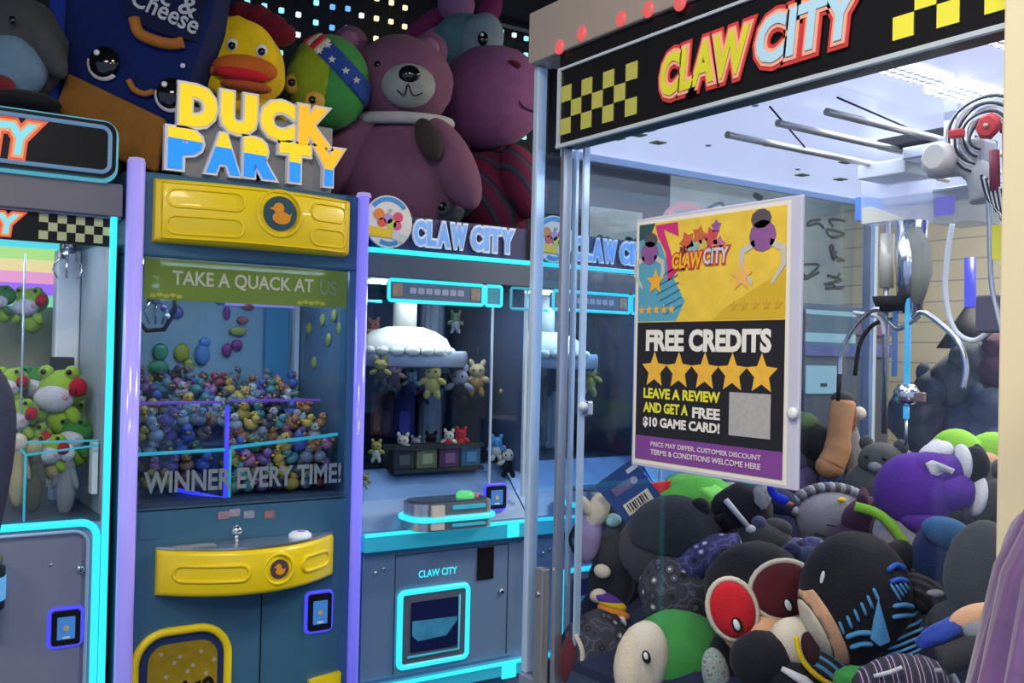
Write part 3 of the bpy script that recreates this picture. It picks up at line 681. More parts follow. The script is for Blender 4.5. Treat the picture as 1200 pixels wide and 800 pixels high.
    d0, d1, e0, e1 = X0 + .152, X0 + .388, .497, .718
    dr = P('prize_door', t, mat('door_grey', (.13, .15, .22), .35, .3), plate(rrect(d0, e0, d1, e1, .012), .010, (0, 2.792, 0)))
    P('door_light', dr, m_cyan, tube(loop3(rrect(d0 - .008, e0 - .008, d1 + .008, e1 + .008, .016), (0, 2.785, 0)), .010, 8, True))
    P('door_window', dr, mat('door_navy_dark', (.008, .012, .07), .25), plate(rrect(d0 + .03, e0 + .035, d1 - .03, e1 - .025, .006), .003, (0, 2.782, 0)))
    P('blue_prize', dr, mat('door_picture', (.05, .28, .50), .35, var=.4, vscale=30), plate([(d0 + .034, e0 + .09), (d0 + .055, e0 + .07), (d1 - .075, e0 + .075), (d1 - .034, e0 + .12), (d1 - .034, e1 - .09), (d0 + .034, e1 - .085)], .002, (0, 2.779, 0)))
    P('door_edge_light', dr, m_cyan2, tube([(d0 + .02, 2.78, e0 + .022), (d1 - .025, 2.78, e0 + .022), (d1 - .025, 2.78, e1 - .02)], .004, 6))
    P('lower_band', t, mat('shelf_teal', (.03, .22, .36), .3), box(X0, X1, 2.77, 2.80, .40, .45, .004)); P('lower_light', t, m_cyan, box(X0, X1, 2.762, 2.772, .440, .452, .002)); P('lower_block', t, m_cyan, box(X0 + .53, X0 + .585, 2.762, 2.772, .395, .447))
    P('interior_lamp', t, glow('machine_lamp_bay', (.85, .92, 1), 22), box(X0 + .08, X1 - .1, 2.88, 2.95, 1.722, 1.729))
    return t
cmB = row_machine(1.340, 'slate claw machine right beside the duck machine, with cyan lit prize door')
cmC = row_machine(1.992, 'slate claw machine partly hidden behind the tall cabinet corner')
cmD = row_machine(2.646, 'farthest slate claw machine, behind the poster')

# carousel towers with little hanging plush in the two machines
m_canopy = mat('cream_canopy', (.80, .76, .62), .6, var=.06)
m_skirt = mat('grey_skirt', (.40, .44, .52), .6, var=.1)
def carousel(cx, cy, label, kx):
    zc = 1.50
    t = T('prize_carousel', label, 'carousel', (cx, cy, 1.10), 'prize carousels inside the claw machines')
    P('column', t, m_rope, lathe([(.062, 0), (.062, .02), (.046, .03), (.046, .60), (.055, .62)], (kx, 3.40, 1.10), 48, wob=lambda a, h: 1 + .06 * math.cos(a * 12)))
    P('canopy', t, m_canopy, lathe([(.170, 0), (.168, .012), (.15, .045), (.11, .07), (.065, .085), (.0001, .088)], (cx, cy - .05, zc), 40))
    for k in range(20):
        a = 2 * math.pi * k / 20
        P('scallop', t, m_canopy, ell((cx + .166 * math.cos(a), cy - .05 + .166 * math.sin(a), zc), (.026, .016, .016), (0, 0, a + math.pi / 2), 2))
    P('skirt', t, m_skirt, lathe([(.0001, .004), (.235, .004), (.24, -.01), (.24, -.05), (.228, -.056), (.225, -.01), (.0001, -.01)], (cx + .03, cy + .03, zc), 48))
    P('chimney', t, m_canopy, cyl((cx, cy - .05, zc + .07), (cx, cy - .05, 1.725), .042, seg=24))
    return t
p = aty(466, 410, 3.13); CX1, CY = p.x, 3.13
carousel(CX1, CY, 'cream canopied carousel tower in the claw machine beside the duck machine', aty(505, 450, 3.40).x)
p = aty(628, 415, 3.13); CX2 = p.x
carousel(CX2, CY, 'canopied carousel tower in the claw machine behind the tall cabinet corner', aty(648, 450, 3.40).x)

# ------------------------------------------------------------------ the tall glass cabinet in front
BX, BB = 1.26, 2.374        # front and back planes
BN, BFAR = .690, 1.772      # near and far ends
m_beige = mat('beige_panel_dim', (.34, .285, .25), .45, var=.05)  # same frame as the post, darkened to paint in dimmer light up high
m_beige_l = mat('cream_post_lit', (.80, .70, .46), .5, var=.04)
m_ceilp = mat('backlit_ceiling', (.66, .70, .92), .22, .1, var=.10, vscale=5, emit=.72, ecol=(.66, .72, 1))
t = T('glass_claw_machine', 'tall glass claw machine with black checkered header and a pile of plush', 'claw machine', (BX, .69, 0))
bg = t
P('base_cabinet', t, m_grey, box(BX - .02, BB, .60, BFAR, .06, .80, .004)); P('plinth', t, m_black, box(BX, BB - .02, .62, BFAR - .02, 0, .06))
P('prize_floor', t, m_slate_d, box(BX + .01, BB - .01, .66, 1.71, .80, .84))
P('near_post', t, m_beige_l, box(BX - .034, BX + .03, .56, .6905, .06, 2.14, .003))
P('back_post', t, m_alu, box(BB - .03, BB, 1.685, 1.715, .84, 1.95, .003)); P('back_post', t, m_edge, box(BB - .045, BB - .035, 1.665, 1.675, .84, 1.95)); P('back_post', t, m_beige_l, box(BB - .03, BB, .60, .64, .84, 1.95, .003))
P('top_panel', t, m_beige, box(BX - .03, BB, .58, BFAR, 2.138, 2.252, .004))
for i, (px, py) in enumerate(((656, 55), (682, 39), (728, 22), (760, 11), (797, 3))):  # red reflections on the panel, modelled as small glowing domes
    p = atx(px, py, BX - .03); P('red_reflection', t, glow('red_reflection', (.95, .13, .13), .8), lathe([(.016, 0), (.016, .003), (.010, .007), (.0001, .008)], (BX - .03, p.y, p.z), 14, 'x', ) if False else ell((BX - .030, p.y, p.z), (.006, .016, .016), sub=2))
m_trim = mat('pale_trim', (.60, .68, .74), .3, .2, var=.05)
hd = P('header', t, m_black, box(BX - .02, BX + .03, .60, 1.666, 1.94, 2.138))
P('header_trim', hd, m_trim, box(BX - .027, BX - .018, .60, 1.668, 1.936, 1.944, .001)); P('header_trim', hd, m_trim, box(BX - .025, BX - .018, .60, 1.668, 2.100, 2.106, .001)); P('header_trim', hd, m_trim, box(BX - .025, BX - .012, 1.660, 1.668, 1.944, 2.10))
checks(hd, (BX - .0205, 1.657, 1.963), 7, 3, .0335, .0345, 'big', m_chk)
checks(hd, (BX - .0205, .862, 1.963), 5, 3, .0335, .0345, 'big', m_chk_l, 0)
logo(hd, (BX - .0225, 1.345, 1.977), .432, .078, 'big', 0, .02)
# other headers round the top and the lit inner ceiling
P('far_header', t, m_black, box(BX + .03, BB, BFAR - .012, BFAR, 1.95, 2.138)); P('back_header', t, m_black, box(BB - .012, BB, .60, BFAR, 1.95, 2.138))
cp = P('inner_ceiling', t, m_ceilp, box(BX + .03, BB - .012, .60, 1.72, 1.950, 1.958))
P('ceiling_lip', t, m_white, box(BX + .03, BB, 1.715, 1.725, 1.935, 1.952)); P('ceiling_lip', t, m_white, box(BB - .022, BB - .012, .60, 1.72, 1.935, 1.952))
m_lp = glow('light_panel', (.86, .90, 1), 3.0)
for (x0, x1, y0, y1) in ((1.30, 1.43, .885, .93), (1.46, 1.60, .885, .955), (1.29, 1.40, .71, .755)):
    lp = P('light_panel', cp, m_lp, box(x0, x1, y0, y1, 1.9445, 1.9495))
    n = int((x1 - x0) / .018); k = max(2, int((y1 - y0) / .015))
    for i in range(1, n): P('panel_rib', lp, m_alu, box(x0 + (x1 - x0) * i / n - .0014, x0 + (x1 - x0) * i / n + .0014, y0, y1, 1.943, 1.9446))
    for j in range(1, k): P('panel_rib', lp, m_alu, box(x0, x1, y0 + (y1 - y0) * j / k - .0014, y0 + (y1 - y0) * j / k + .0014, 1.943, 1.9446))
L = bpy.data.lights.new('cabinet_light', 'AREA'); L.shape = 'RECTANGLE'; L.size = .85; L.size_y = .8; L.energy = MACHINE_POWER; L.color = (.88, .93, 1)
lo = bpy.data.objects.new('cabinet_light', L); COL.objects.link(lo); lo.parent = t; lo.location = (1.82 - BX, 1.17 - .69, 1.935)
for px, py in ((723, 162), (748, 158), (771, 167), (758, 152), (940, 205), (985, 210), (992, 190), (975, 184)):
    p = atz(px, py, 1.949); P('ceiling_decal', cp, mat('decal_olive', (.30, .34, .16), .5), box(p.x - .014, p.x + .014, p.y - .012, p.y + .012, 1.9475, 1.950))
for px, py in ((830, 170), (935, 198), (885, 123), (898, 170)):
    p = atz(px, py, 1.949); P('ceiling_screw', cp, m_alu, lathe([(.006, 0), (.006, -.003), (.0001, -.004)], (p.x, p.y, 1.95), 10))
# panes: fixed clear corner at the far end, sliding door, sides
P('corner_pane', t, m_glb, box(BX - .004, BX + .002, 1.668, BFAR, .80, 2.135)); P('corner_pane', t, m_glb, box(BX - .004, BB, BFAR - .004, BFAR, .80, 1.95))
P('pane_edge', t, m_edge, box(BX - .012, BX + .014, BFAR - .016, BFAR + .002, .80, 2.135, .003)); P('pane_edge', t, m_alu, box(BX - .006, BX + .006, 1.758, 1.762, .80, 2.10))
P('door_stile', t, m_alu, box(BX - .010, BX + .012, 1.657, 1.670, .80, 1.94, .002)); P('door_stile', t, m_edge, box(BX + .020, BX + .034, 1.625, 1.632, .80, 1.94))
P('inner_stile', t, m_edge, box(BX + .055, BX + .065, 1.700, 1.712, .82, 1.95, .002))
P('door_pane', t, m_gl, box(BX - .002, BX + .003, .690, 1.657, .80, 1.94)); P('far_pane', t, m_glb, box(BX + .07, BB - .03, 1.705, 1.709, .82, 1.95)); P('back_pane', t, m_gl, box(BB - .012, BB - .008, .64, 1.69, .82, 1.95)); P('near_pane', t, m_gl, box(BX + .03, BB - .03, .615, .619, .82, 1.95))
hg = P('door_latch', t, mat('latch_metal', (.50, .46, .43), .35, .8), box(BX - .030, BX - .010, 1.675, 1.705, .60, 1.045, .003))
P('latch_screw', hg, m_alu, lathe([(.006, 0), (.006, -.003), (.0001, -.004)], (BX - .030, 1.69, .99), 10, 'x'))
# a small lock hung on the door edge
p = atx(686, 478, BX + .03)
lk = P('pane_lock', t, m_chrome, box(p.x - .008, p.x + .008, p.y - .018, p.y + .018, p.z - .016, p.z + .016, .004)); P('lock_knob', lk, m_white, ell((p.x - .012, p.y - .006, p.z + .004), (.01, .012, .010), sub=2))

# gantry: rails, carriage, motor, cables, claw
t = T('claw_gantry', 'steel claw gantry with rails and chrome claw hanging inside the glass cabinet', 'claw', (1.8, 1.22, 1.95))
for Y in (1.235, 1.12, 1.02): P('rail', t, mat('rail_steel', (.62, .62, .58), .3, .8), cyl((BX + .035, Y, 1.90), (1.98, Y, 1.90), .0065, seg=10))
P('rail_guide', t, m_alu, cyl((BB - .06, .66, 1.92), (BB - .06, 1.70, 1.92), .008, seg=8))
for a_, b_ in (((1.32, 1.16, 1.94), (1.50, 1.23, 1.905)), ((1.36, 1.05, 1.94), (1.75, 1.10, 1.925))): P('drive_cord', t, m_matte, cyl(a_, b_, .0018, seg=5))
P('carriage', t, m_matte, box(1.62, 1.80, 1.02, 1.16, 1.905, 1.925, .004)); P('carriage_bracket', t, m_white, box(1.70, 1.80, 1.15, 1.26, 1.870, 1.90, .003)); P('carriage_bracket', t, m_alu, box(1.60, 1.75, 1.00, 1.09, 1.872, 1.895, .003))
for x_, y_ in ((1.58, .95), (1.62, 1.0)): P('post_hanger', t, m_white, box(x_, x_ + .02, y_, y_ + .02, 1.87, 1.95))
# clear hood of the claw
p0 = atx(1020, 200, 1.8); p1 = atx(1076, 258, 1.8)
P('hood', t, film('hood_plastic', (.72, .76, .88), .38, .25), plate([(0, 0), (p0.y - p1.y, 0), (p0.y - p1.y, p0.z - p1.z), (0, p0.z - p1.z)], .09, (1.86, p0.y, p1.z), 'big'))
P('hood_lip', t, mat('hood_cream', (.85, .80, .62), .4), plate([(0, 0), (.10, 0), (.02, .034), (0, .034)], .004, (1.768, p0.y - .008, p1.z), 'big'))
P('hood_tab', t, mat('hood_blue', (.12, .30, .75), .4), box(1.78, 1.84, p0.y - .004, p0.y + .022, p1.z + .01, p1.z + .06))
P('side_box', t, film('side_box_plastic', (.52, .56, .60), .4, .3), plate([(0, 0), (.085, 0), (.115, .066), (0, .066)], .10, (1.94, p1.y - .006, 1.785), 'big')); P('side_box_rim', t, m_alu, box(1.838, 1.945, p1.y - .125, p1.y - .005, 1.849, 1.857, .002)); P('side_box_light', t, glow('side_violet', (.22, .20, .85), .6), box(1.835, 1.84, p1.y - .055, p1.y - .012, 1.80, 1.838))
cy_, cz_ = 1.252, 1.72
P('plunger', t, mat('plunger_cream', (.78, .72, .58), .3, .2), cyl((1.8, cy_ + .005, 1.768), (1.8, cy_ + .005, 1.655), .0145)); P('plunger_rod', t, m_alu, cyl((1.8, cy_ + .005, 1.80), (1.8, cy_ + .005, 1.35), .006)); P('coil_body', t, m_chrome, cyl((1.81, cy_ - .045, 1.79), (1.81, cy_ - .045, 1.60), .032, .026)); P('claw_collar', t, m_matte, cyl((1.8, cy_ - .015, 1.635), (1.8, cy_ - .015, 1.605), .045, .035))
P('grip_loop', t, mat('grip_khaki', (.34, .34, .27), .5), tube([(1.79, 1.19, 1.77), (1.79, 1.172, 1.73), (1.79, 1.168, 1.68), (1.79, 1.18, 1.62)], [.014, .02, .02, .012], 10))
P('lit_rod', t, glow('rod_blue', (.06, .45, .85), .9), cyl((1.79, 1.199, 1.63), (1.79, 1.199, 1.455), .0065)); P('lit_rod', t, glow('rod_blue', (.06, .45, .85), .9), cyl((1.79, 1.199, 1.41), (1.79, 1.199, 1.385), .006)); P('rod_tip', t, m_alu, cyl((1.79, 1.199, 1.385), (1.79, 1.199, 1.33), .003)); P('lit_rod', t, glow('rod_blue_dim', (.10, .25, .65), .5), cyl((1.80, 1.235, 1.62), (1.80, 1.235, 1.47), .006))
rn = P('rod_nut', t, m_chrome, lathe([(.012, -.022), (.024, -.014), (.026, .006), (.016, .02)], (1.79, 1.199, 1.435), 8)); P('nut_wing', rn, mat('nut_brown', (.22, .15, .14), .5), box(1.785, 1.80, 1.16, 1.19, 1.42, 1.44, .003))
def wire(pts, X=1.8): return [V((X, *atx(px, py, X)[1:])) for px, py in pts]
def smooth(pts, n=6):
    out = []
    for i in range(len(pts) - 1):
        p_1 = pts[max(i - 1, 0)]; a = pts[i]; b = pts[i + 1]; c = pts[min(i + 2, len(pts) - 1)]
        for k in range(n):
            s = k / n; out.append(.5 * ((2 * a) + (b - p_1) * s + (2 * p_1 - 5 * a + 4 * b - c) * s * s + (3 * a - p_1 - 3 * b + c) * s ** 3))
    return out + [pts[-1]]
P('prong', t, m_chrome, tube(smooth(wire([(1032, 362), (1018, 366), (998, 388), (985, 418), (984, 440)], 1.76)), .0055, 8), label='thin chrome claw prong')
P('prong', t, m_chrome, tube(smooth(wire([(1070, 372), (1082, 366), (1105, 382), (1124, 402), (1132, 430), (1128, 455)], 1.76)), .0055, 8), label='thin chrome claw prong')
P('prong', t, m_matte, tube(smooth(wire([(1046, 374), (1024, 380), (1008, 402), (1002, 440)], 1.85)), .005, 8), label='dark claw prong at the back')
P('prong', t, m_alu, tube(smooth(wire([(1040, 374), (1052, 385), (1070, 376), (1078, 368)], 1.79)), .005, 8))
P('prong_tip', t, m_matte, tube(wire([(984, 438), (982, 470)], 1.76), [.006, .004], 8)); P('white_prong', t, m_white, tube(smooth(wire([(1000, 366), (1030, 372), (1036, 392)], 1.78)), .004, 6))
P('hanging_cable', t, m_white, tube(smooth(wire([(1116, 262), (1110, 300), (1108, 345), (1118, 385), (1140, 399), (1160, 385), (1168, 362)], 1.7)), .005, 8)); P('hanging_cable', t, m_alu, tube(smooth(wire([(1158, 215), (1160, 270), (1162, 330), (1170, 372), (1178, 402)], 1.5)), .0045, 8))
P('hook_box', t, mat('hook_violet_grey', (.09, .08, .13), .5), box(1.50, 1.54, .845, .885, 1.55, 1.61, .004)); P('yellow_tag', t, m_chk_l, box(1.498, 1.502, .842, .862, 1.665, 1.72)); P('yellow_tag', t, m_chk_l, box(1.494, 1.498, .826, .842, 1.655, 1.69))
# motor and cable coil near the front right
pm = atx(1106, 186, 1.5); pc = atx(1152, 162, 1.5)
mo = P('motor', t, mat('motor_cream', (.80, .74, .64), .4), lathe([(.020, 0), (.026, .006), (.026, .04), (.020, .05)], (1.47, pm.y, pm.z), 10, 'x'))
P('motor_arm', t, mat('motor_grey', (.46, .46, .44), .5), tube(smooth([V((1.55, pm.y + .06, pm.z + .004)), V((1.53, pm.y + .03, pm.z - .008)), V((1.52, pm.y - .02, pm.z - .012)), V((1.52, pm.y - .05, pm.z - .03)), V((1.52, pm.y - .06, pm.z - .075))]), [.012] * 5 + [.018] * 10 + [.022] * 10, 10)); P('motor_block', t, mat('motor_grey', (.46, .46, .44), .5), box(1.51, 1.56, pm.y - .06, pm.y - .018, pm.z - .02, pm.z + .03, .008))
cab = (m_matte, m_white, mat('cable_grey', (.5, .5, .5), .5))
for k in range(11):
    rr = .026 + .0042 * k; c_ = V((1.50 + .002 * (k % 3), pc.y - .004, pc.z + .006))
    P('cable_coil', t, cab[(k * 2) % 3], tube([c_ + V((.004 * math.sin(3 * a + k), rr * math.cos(a), rr * .95 * math.sin(a))) for a in [math.radians(-70 + (255 + 7 * (k % 3)) * i / 22) for i in range(23)]], .0021, 6))
P('red_hub', t, mat('hub_red', (.62, .03, .03), .5), lathe([(.016, 0), (.022, .006), (.016, .012), (.004, .014)], (1.482, atx(1155, 147, 1.48).y, atx(1155, 147, 1.48).z), 7, 'x')); P('hub_pin', t, m_chk_p, ell((1.48, atx(1155, 147, 1.48).y, atx(1155, 147, 1.48).z), .004, sub=2))
q = atx(1120, 157, 1.48); P('red_clip', t, mat('hub_red', (.62, .03, .03), .5), box(1.475, 1.49, q.y - .012, q.y + .012, q.z - .006, q.z + .008, .003))
for px, py, ln in ((1165, 200, 24), (1180, 175, 30)):
    q = atx(px, py, 1.46); P('red_sleeve', t, mat('sleeve_red', (.30, .02, .05), .5), tube([(1.46, q.y, q.z + ln * .0013), (1.46, q.y - .002, q.z - ln * .0013)], .008, 8))
for k in range(9):
    P('looped_cable', t, (m_matte, m_white)[k % 2], tube(smooth([V((1.46, *atx(1150 + 3 * k, 205 + 2 * k, 1.46)[1:])), V((1.46, *atx(1158 + 3 * k, 232 + 4 * k, 1.46)[1:])), V((1.46, *atx(1176 + 2 * k, 250 + 5 * k, 1.46)[1:])), V((1.46, *atx(1200, 262 + 6 * k, 1.46)[1:]))]), .0026, 6))

# ------------------------------------------------------------------ poster in a clear holder on the door
PY0, PY1, PZ0, PZ1, PX = 1.4205, 1.0505, 1.298, 1.757, BX - .008
t = T('poster', 'free credits poster with five gold stars in a clear holder on the cabinet glass', 'poster', (PX, 1.235, 1.298))
pw, ph = PY0 - PY1, PZ1 - PZ0
P('holder', t, mat('holder_acrylic', (.62, .62, .78), .2, .1, var=.05), box(PX - .001, PX + .006, PY1 - .022, PY0 + .004, PZ0 - .006, PZ1 + .006, .002)); P('holder_knob', t, m_white, lathe([(.010, 0), (.010, -.006), (.006, -.009), (.0001, -.009)], (PX - .002, PY1 - .014, 1.415), 14, 'x'))
def rp(nm, m_, pts, lay, par=None):  # pts in poster fractions
    return P(nm, par or t, m_, plate([(a * pw, b * ph) for a, b in pts], .0004, (PX - .001 - lay * .0004, PY0, PZ0), 'big'))
def rr_(a0, b0, a1, b1): return [(a0, b0), (a1, b0), (a1, b1), (a0, b1)]
rp('sheet', mat('paper_cream', (.80, .76, .66), .6), rr_(0, 0, 1, 1), 0)
yl = rp('yellow_field', mat('print_yellow', (.80, .56, .06), .5, var=.25, vscale=30), rr_(.02, .57, .98, .985), 1)
rp('black_field', mat('print_black', (.014, .013, .018), .5), rr_(.02, .105, .98, .58), 2); rp('purple_band', mat('print_purple', (.22, .06, .30), .5), rr_(.02, .018, .98, .115), 3)
rp('blue_field', mat('print_blue', (.10, .36, .50), .5), [(.02, .585), (.30, .585), (.36, .66), (.24, .80), (.18, .90), (.02, .97)], 2)
for k in range(6): rp('blue_hatch', mat('print_blue_dark', (.04, .16, .26), .5), [(.12 + .02 * k, .75 - .027 * k), (.30 + .008 * k, .80 - .03 * k), (.302 + .008 * k, .794 - .03 * k), (.12 + .02 * k, .744 - .027 * k)], 3)
rp('magenta_spike', mat('print_magenta', (.60, .03, .20), .5), [(.14, .975), (.30, .978), (.31, .92), (.20, .955), (.30, .78), (.24, .74), (.22, .86), (.16, .93)], 3)
rp('dark_corner', mat('print_teal_dark', (.03, .09, .10), .5), [(.02, .985), (.14, .985), (.10, .93), (.02, .92)], 3)
for (cx, cz, s, fl) in ((.10, .865, 1, 1), (.845, .885, 1.2, -1)):
    rp('claw_picture_motor', mat('print_violet', (.26, .10, .30), .5, var=.3, vscale=60), [(cx + a * .065 * s, cz + b * .048 * s) for a, b in circ(0, 0, 1, 12)], 4)
    rp('claw_picture_head', mat('print_dark_grey', (.10, .08, .10), .5), [(cx + .01 * fl + a * .05 * s, cz + .052 * s + b * .03 * s) for a, b in circ(0, 0, 1, 10)], 4)
    for sd in (-1, 1):
        rp('claw_picture_prong', mat('print_pale_grey', (.55, .53, .48), .5), [(cx + sd * x * s, cz + z * s) for x, z in ((.04, -.01), (.11, -.035), (.115, -.09), (.05, -.15), (.045, -.138), (.09, -.09), (.088, -.05), (.035, -.03))], 4)
    rp('star_picture', mat('print_orange', (.88, .42, .03), .5) if fl > 0 else mat('print_soft_orange', (.85, .45, .12), .5), [(a, .57 + (b - .57)) for a, b in [(x, z) for x, z in [(cx + .05 * fl * (1 if fl > 0 else 2.4) + p_[0], cz - .12 * s + p_[1] * pw / ph) for p_ in star(0, 0, .07)]]], 5)
for k in range(5):
    rp('small_star', mat('print_orange', (.88, .42, .03), .5), [(.05 + k * .055 + a, .63 + b * pw / ph) for a, b in star(0, 0, .026)], 4); rp('small_star', mat('print_ochre', (.62, .36, .03), .5), [(.68 + k * .065 + a, .635 + b * pw / ph) for a, b in star(0, 0, .028)], 4)
rp('ochre_swath', mat('print_ochre_light', (.66, .43, .03), .5), [(.55, .585), (.98, .585), (.98, .76), (.60, .62)], 2)
# little logo on the poster
for (a, b, r_, c3) in ((.37, .895, .055, (.62, .12, .05)), (.45, .915, .05, (.55, .15, .05)), (.53, .90, .055, (.55, .08, .10)), (.41, .865, .05, (.25, .45, .5)), (.56, .94, .035, (.28, .10, .35)), (.48, .87, .045, (.60, .45, .10)), (.58, .87, .045, (.50, .15, .30)), (.34, .86, .03, (.15, .05, .06))):
    rp('logo_splash', mat('print_splash_%d' % int(a * 100), c3, .5, var=.4, vscale=120), [(a + x * r_, b + z * r_ * pw / ph) for x, z in star(0, 0, 1, .6, a * 9)], 4)
og = V((PX - .0034, PY0 - .27 * pw, PZ0 + .79 * ph))
P('logo_shade', t, m_lg_r, txt('CLAW', og, .076, .028, 'big', .0003, .12, .1, ref=.03), txt('CITY', og + V((0, -.079, .004)), .060, .028, 'big', .0003, .12, .1, ref=.03), kind='stuff')
P('logo_word', t, mat('print_logo_yellow', (.85, .50, .03), .5), txt('CLAW', og + V((-.0006, 0, 0)), .076, .028, 'big', .0003, .03, .1)); P('logo_word', t, mat('print_logo_grey', (.55, .62, .66), .5), txt('CITY', og + V((-.0006, -.079, .004)), .060, .028, 'big', .0003, .03, .1))
def pt(s, a, b, w_, h_, c, bold=.03): P('print_line', t, c, txt(s, (PX - .0034, PY0 - a * pw, PZ0 + b * ph), w_ * pw, h_ * ph, 'big', .0003, bold))
m_pw = mat('print_white', (.82, .80, .74), .5); m_py = mat('print_lemon', (.80, .76, .05), .5)
pt('FREE CREDITS', .09, .462, .82, .088, m_pw, .05)
for k in range(5): rp('gold_star', mat('print_gold', (.86, .48, .05), .5, var=.15, vscale=60), [(.155 + k * .175 + a, .385 + b * pw / ph) for a, b in star(0, 0, .095, .47)], 4)
pt('LEAVE A REVIEW', .08, .270, .53, .042, m_py, .04); pt('AND GET A', .08, .212, .32, .042, m_py, .04); pt('FREE', .43, .206, .18, .042, m_pw, .04); pt('$10 GAME CARD!', .08, .150, .53, .044, m_pw, .04)
pt('PRICE MAY DIFFER, CUSTOMER DISCOUNT', .14, .073, .72, .022, mat('print_pink_white', (.75, .62, .72), .5), .02); pt('TERMS & CONDITIONS WELCOME HERE', .14, .042, .72, .022, mat('print_pink_white', (.75, .62, .72), .5), .02)
rp('pale_square', mat('print_light_grey', (.42, .41, .41), .5, var=.25, vscale=140), rr_(.665, .155, .91, .315), 4)

# ------------------------------------------------------------------ plush helpers: local units are photo pixels at the thing's own distance
def toy(name, label, px, py, X=None, Y=None, group=None, cat='plush toy', tilt=0., yaw=0., pitch=0.):
    p = atx(px, py, X) if X is not None else aty(px, py, Y)
    u = (p - EYE).dot(FW) / FPX
    return T(name, label, cat, p, group, (pitch, math.radians(tilt), -YAW + math.radians(yaw)), True, u)
def pillow(pts, t, bev, o=(0, 0, 0)):
    def f(bm):
        b = bmesh.new(); plate(pts, t, o, 'cam')(b)
        bmesh.ops.bevel(b, geom=b.edges[:], offset=bev, segments=4, affect='EDGES', profile=.5)
        mp = {v: bm.verts.new(v.co) for v in b.verts}
        for fa in b.faces:
            nf = bm.faces.new([mp[v] for v in fa.verts]); nf.smooth = True
        b.free()
    return f
f_black = fab('black', (.014, .015, .020)); f_char = fab('charcoal', (.045, .047, .052)); f_cream = fab('cream', (.66, .58, .46)); f_white = fab('white', (.62, .62, .66))
f_skin = fab('peach', (.72, .40, .23), .08); f_red = fab('red', (.62, .02, .03)); f_mar = fab('maroon', (.11, .018, .025)); f_green = fab('green', (.05, .26, .06)); f_lime = fab('lime', (.30, .62, .06)); f_purp = fab('purple', (.10, .035, .30))
f_lav = fab('lavender', (.34, .26, .46)); f_navy = fab('navy', (.015, .02, .06)); f_blue = fab('blue', (.03, .12, .55)); f_sky = fab('sky_blue', (.10, .32, .60)); f_grey = fab('grey', (.28, .28, .33)); f_pink = fab('pink', (.185, .078, .145)); f_tan = fab('tan', (.48, .24, .12)); f_yel = fab('yellow', (.85, .56, .01))
f_print = pattern('bandana_grey_print', 'paisley', [(.03, .031, .045), (.075, .077, .11), (.55, .53, .5), (.008, .008, .01)], 34); f_printn = pattern('bandana_navy_print', 'paisley', [(.035, .035, .12), (.09, .09, .26), (.5, .5, .6), (.01, .01, .02)], 38)
f_plaid = pattern('plaid_cloth', 'x', [(.03, .03, .035), (.02, .02, .025), (.10, .04, .30), (.035, .035, .04), (.45, .44, .46), (.05, .02, .06)], 16)
m_eye = mat('eye_black', (.006, .006, .007), .08, var=0); m_eyew = mat('eye_white', (.8, .8, .8), .2, var=0)

# ------------------------------------------------------------------ plush on top of the machines
t = toy('plush_penguin', 'grey plush head with pale blue face and red mouth above the left machine', 22, 66, Y=3.05)
P('head', t, fab('slate', (.055, .062, .066)), ell((-2, 4, 6), (54, 42, 66), lump=.1)); P('face', t, fab('pale_blue', (.13, .22, .32)), ell((-8, -20, -20), (52, 30, 42), lump=.06)); P('mouth', t, fab('dark_red', (.16, .02, .03)), ell((2, -44, -46), (18, 8, 12), (0, .2, 0))); P('scarf', t, f_black, ell((0, -14, -58), (56, 40, 14))); P('ear_fold', t, fab('slate', (.055, .062, .066)), ell((38, -14, 10), (16, 20, 44), (0, -.5, 0))); P('eye', t, m_eye, ell((14, -44, 28), (4, 3, 5), sub=2)); P('body', t, fab('slate', (.055, .062, .066)), ell((-2, 6, -70), (50, 40, 30)))
t = toy('plush_pasta_box', 'tilted blue and brown pasta box plush with eyes and orange smile', 172, 94, Y=3.0)
f_box = fab('box_blue', (.006, .016, .10)); f_bot = fab('box_amber', (.25, .11, .022))
P('body', t, f_box, pillow([(-92, 125), (-108, -42), (-82, -62), (22, -106), (34, -100), (64, 0), (84, 60), (94, 125)], 60, 9, (0, 24, 0)))
P('lower_band', t, f_bot, pillow([(-72, -6), (40, -56), (32, -116), (-10, -104), (-88, -56)], 10, 4, (0, -38, 0)))
P('side_panel', t, fab('box_blue_bright', (.010, .035, .26)), pillow([(-94, 118), (-100, -54), (-84, -52), (-76, 118)], 10, 4, (0, -36, 0)))
for cx, cz in ((-33, 8), (44, -26)):
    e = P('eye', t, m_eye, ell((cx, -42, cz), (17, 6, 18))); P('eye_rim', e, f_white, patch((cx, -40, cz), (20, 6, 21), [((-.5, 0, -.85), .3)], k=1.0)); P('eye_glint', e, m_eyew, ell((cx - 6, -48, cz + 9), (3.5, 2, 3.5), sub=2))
P('smile', t, fab('noodle', (.42, .15, .03)), tube(smooth([V((x, -43, z)) for x, z in ((0, 58), (6, 42), (22, 34), (42, 30), (56, 32))]), 6.5, 10)); P('nose_smile', t, fab('noodle', (.42, .15, .03)), tube(smooth([V((x, -43, z)) for x, z in ((-4, -12), (2, -22), (14, -27), (24, -24))]), 3.5, 8))
P('box_text', t, fab('pale_print', (.50, .52, .55)), txt('Mac &', (-8, -42, 92), 82, 22, 'cam', 1.5, .015, rot=math.radians(-24)), txt('Cheese', (-6, -42, 74), 82, 22, 'cam', 1.5, .015, rot=math.radians(-24)), kind='stuff')
P('logo_patch', t, fab('patch_navy', (.010, .014, .05)), pillow([(-14, 62), (-20, 120), (84, 120), (70, 34), (30, 42)], 4, 1.5, (0, -37, 0)))
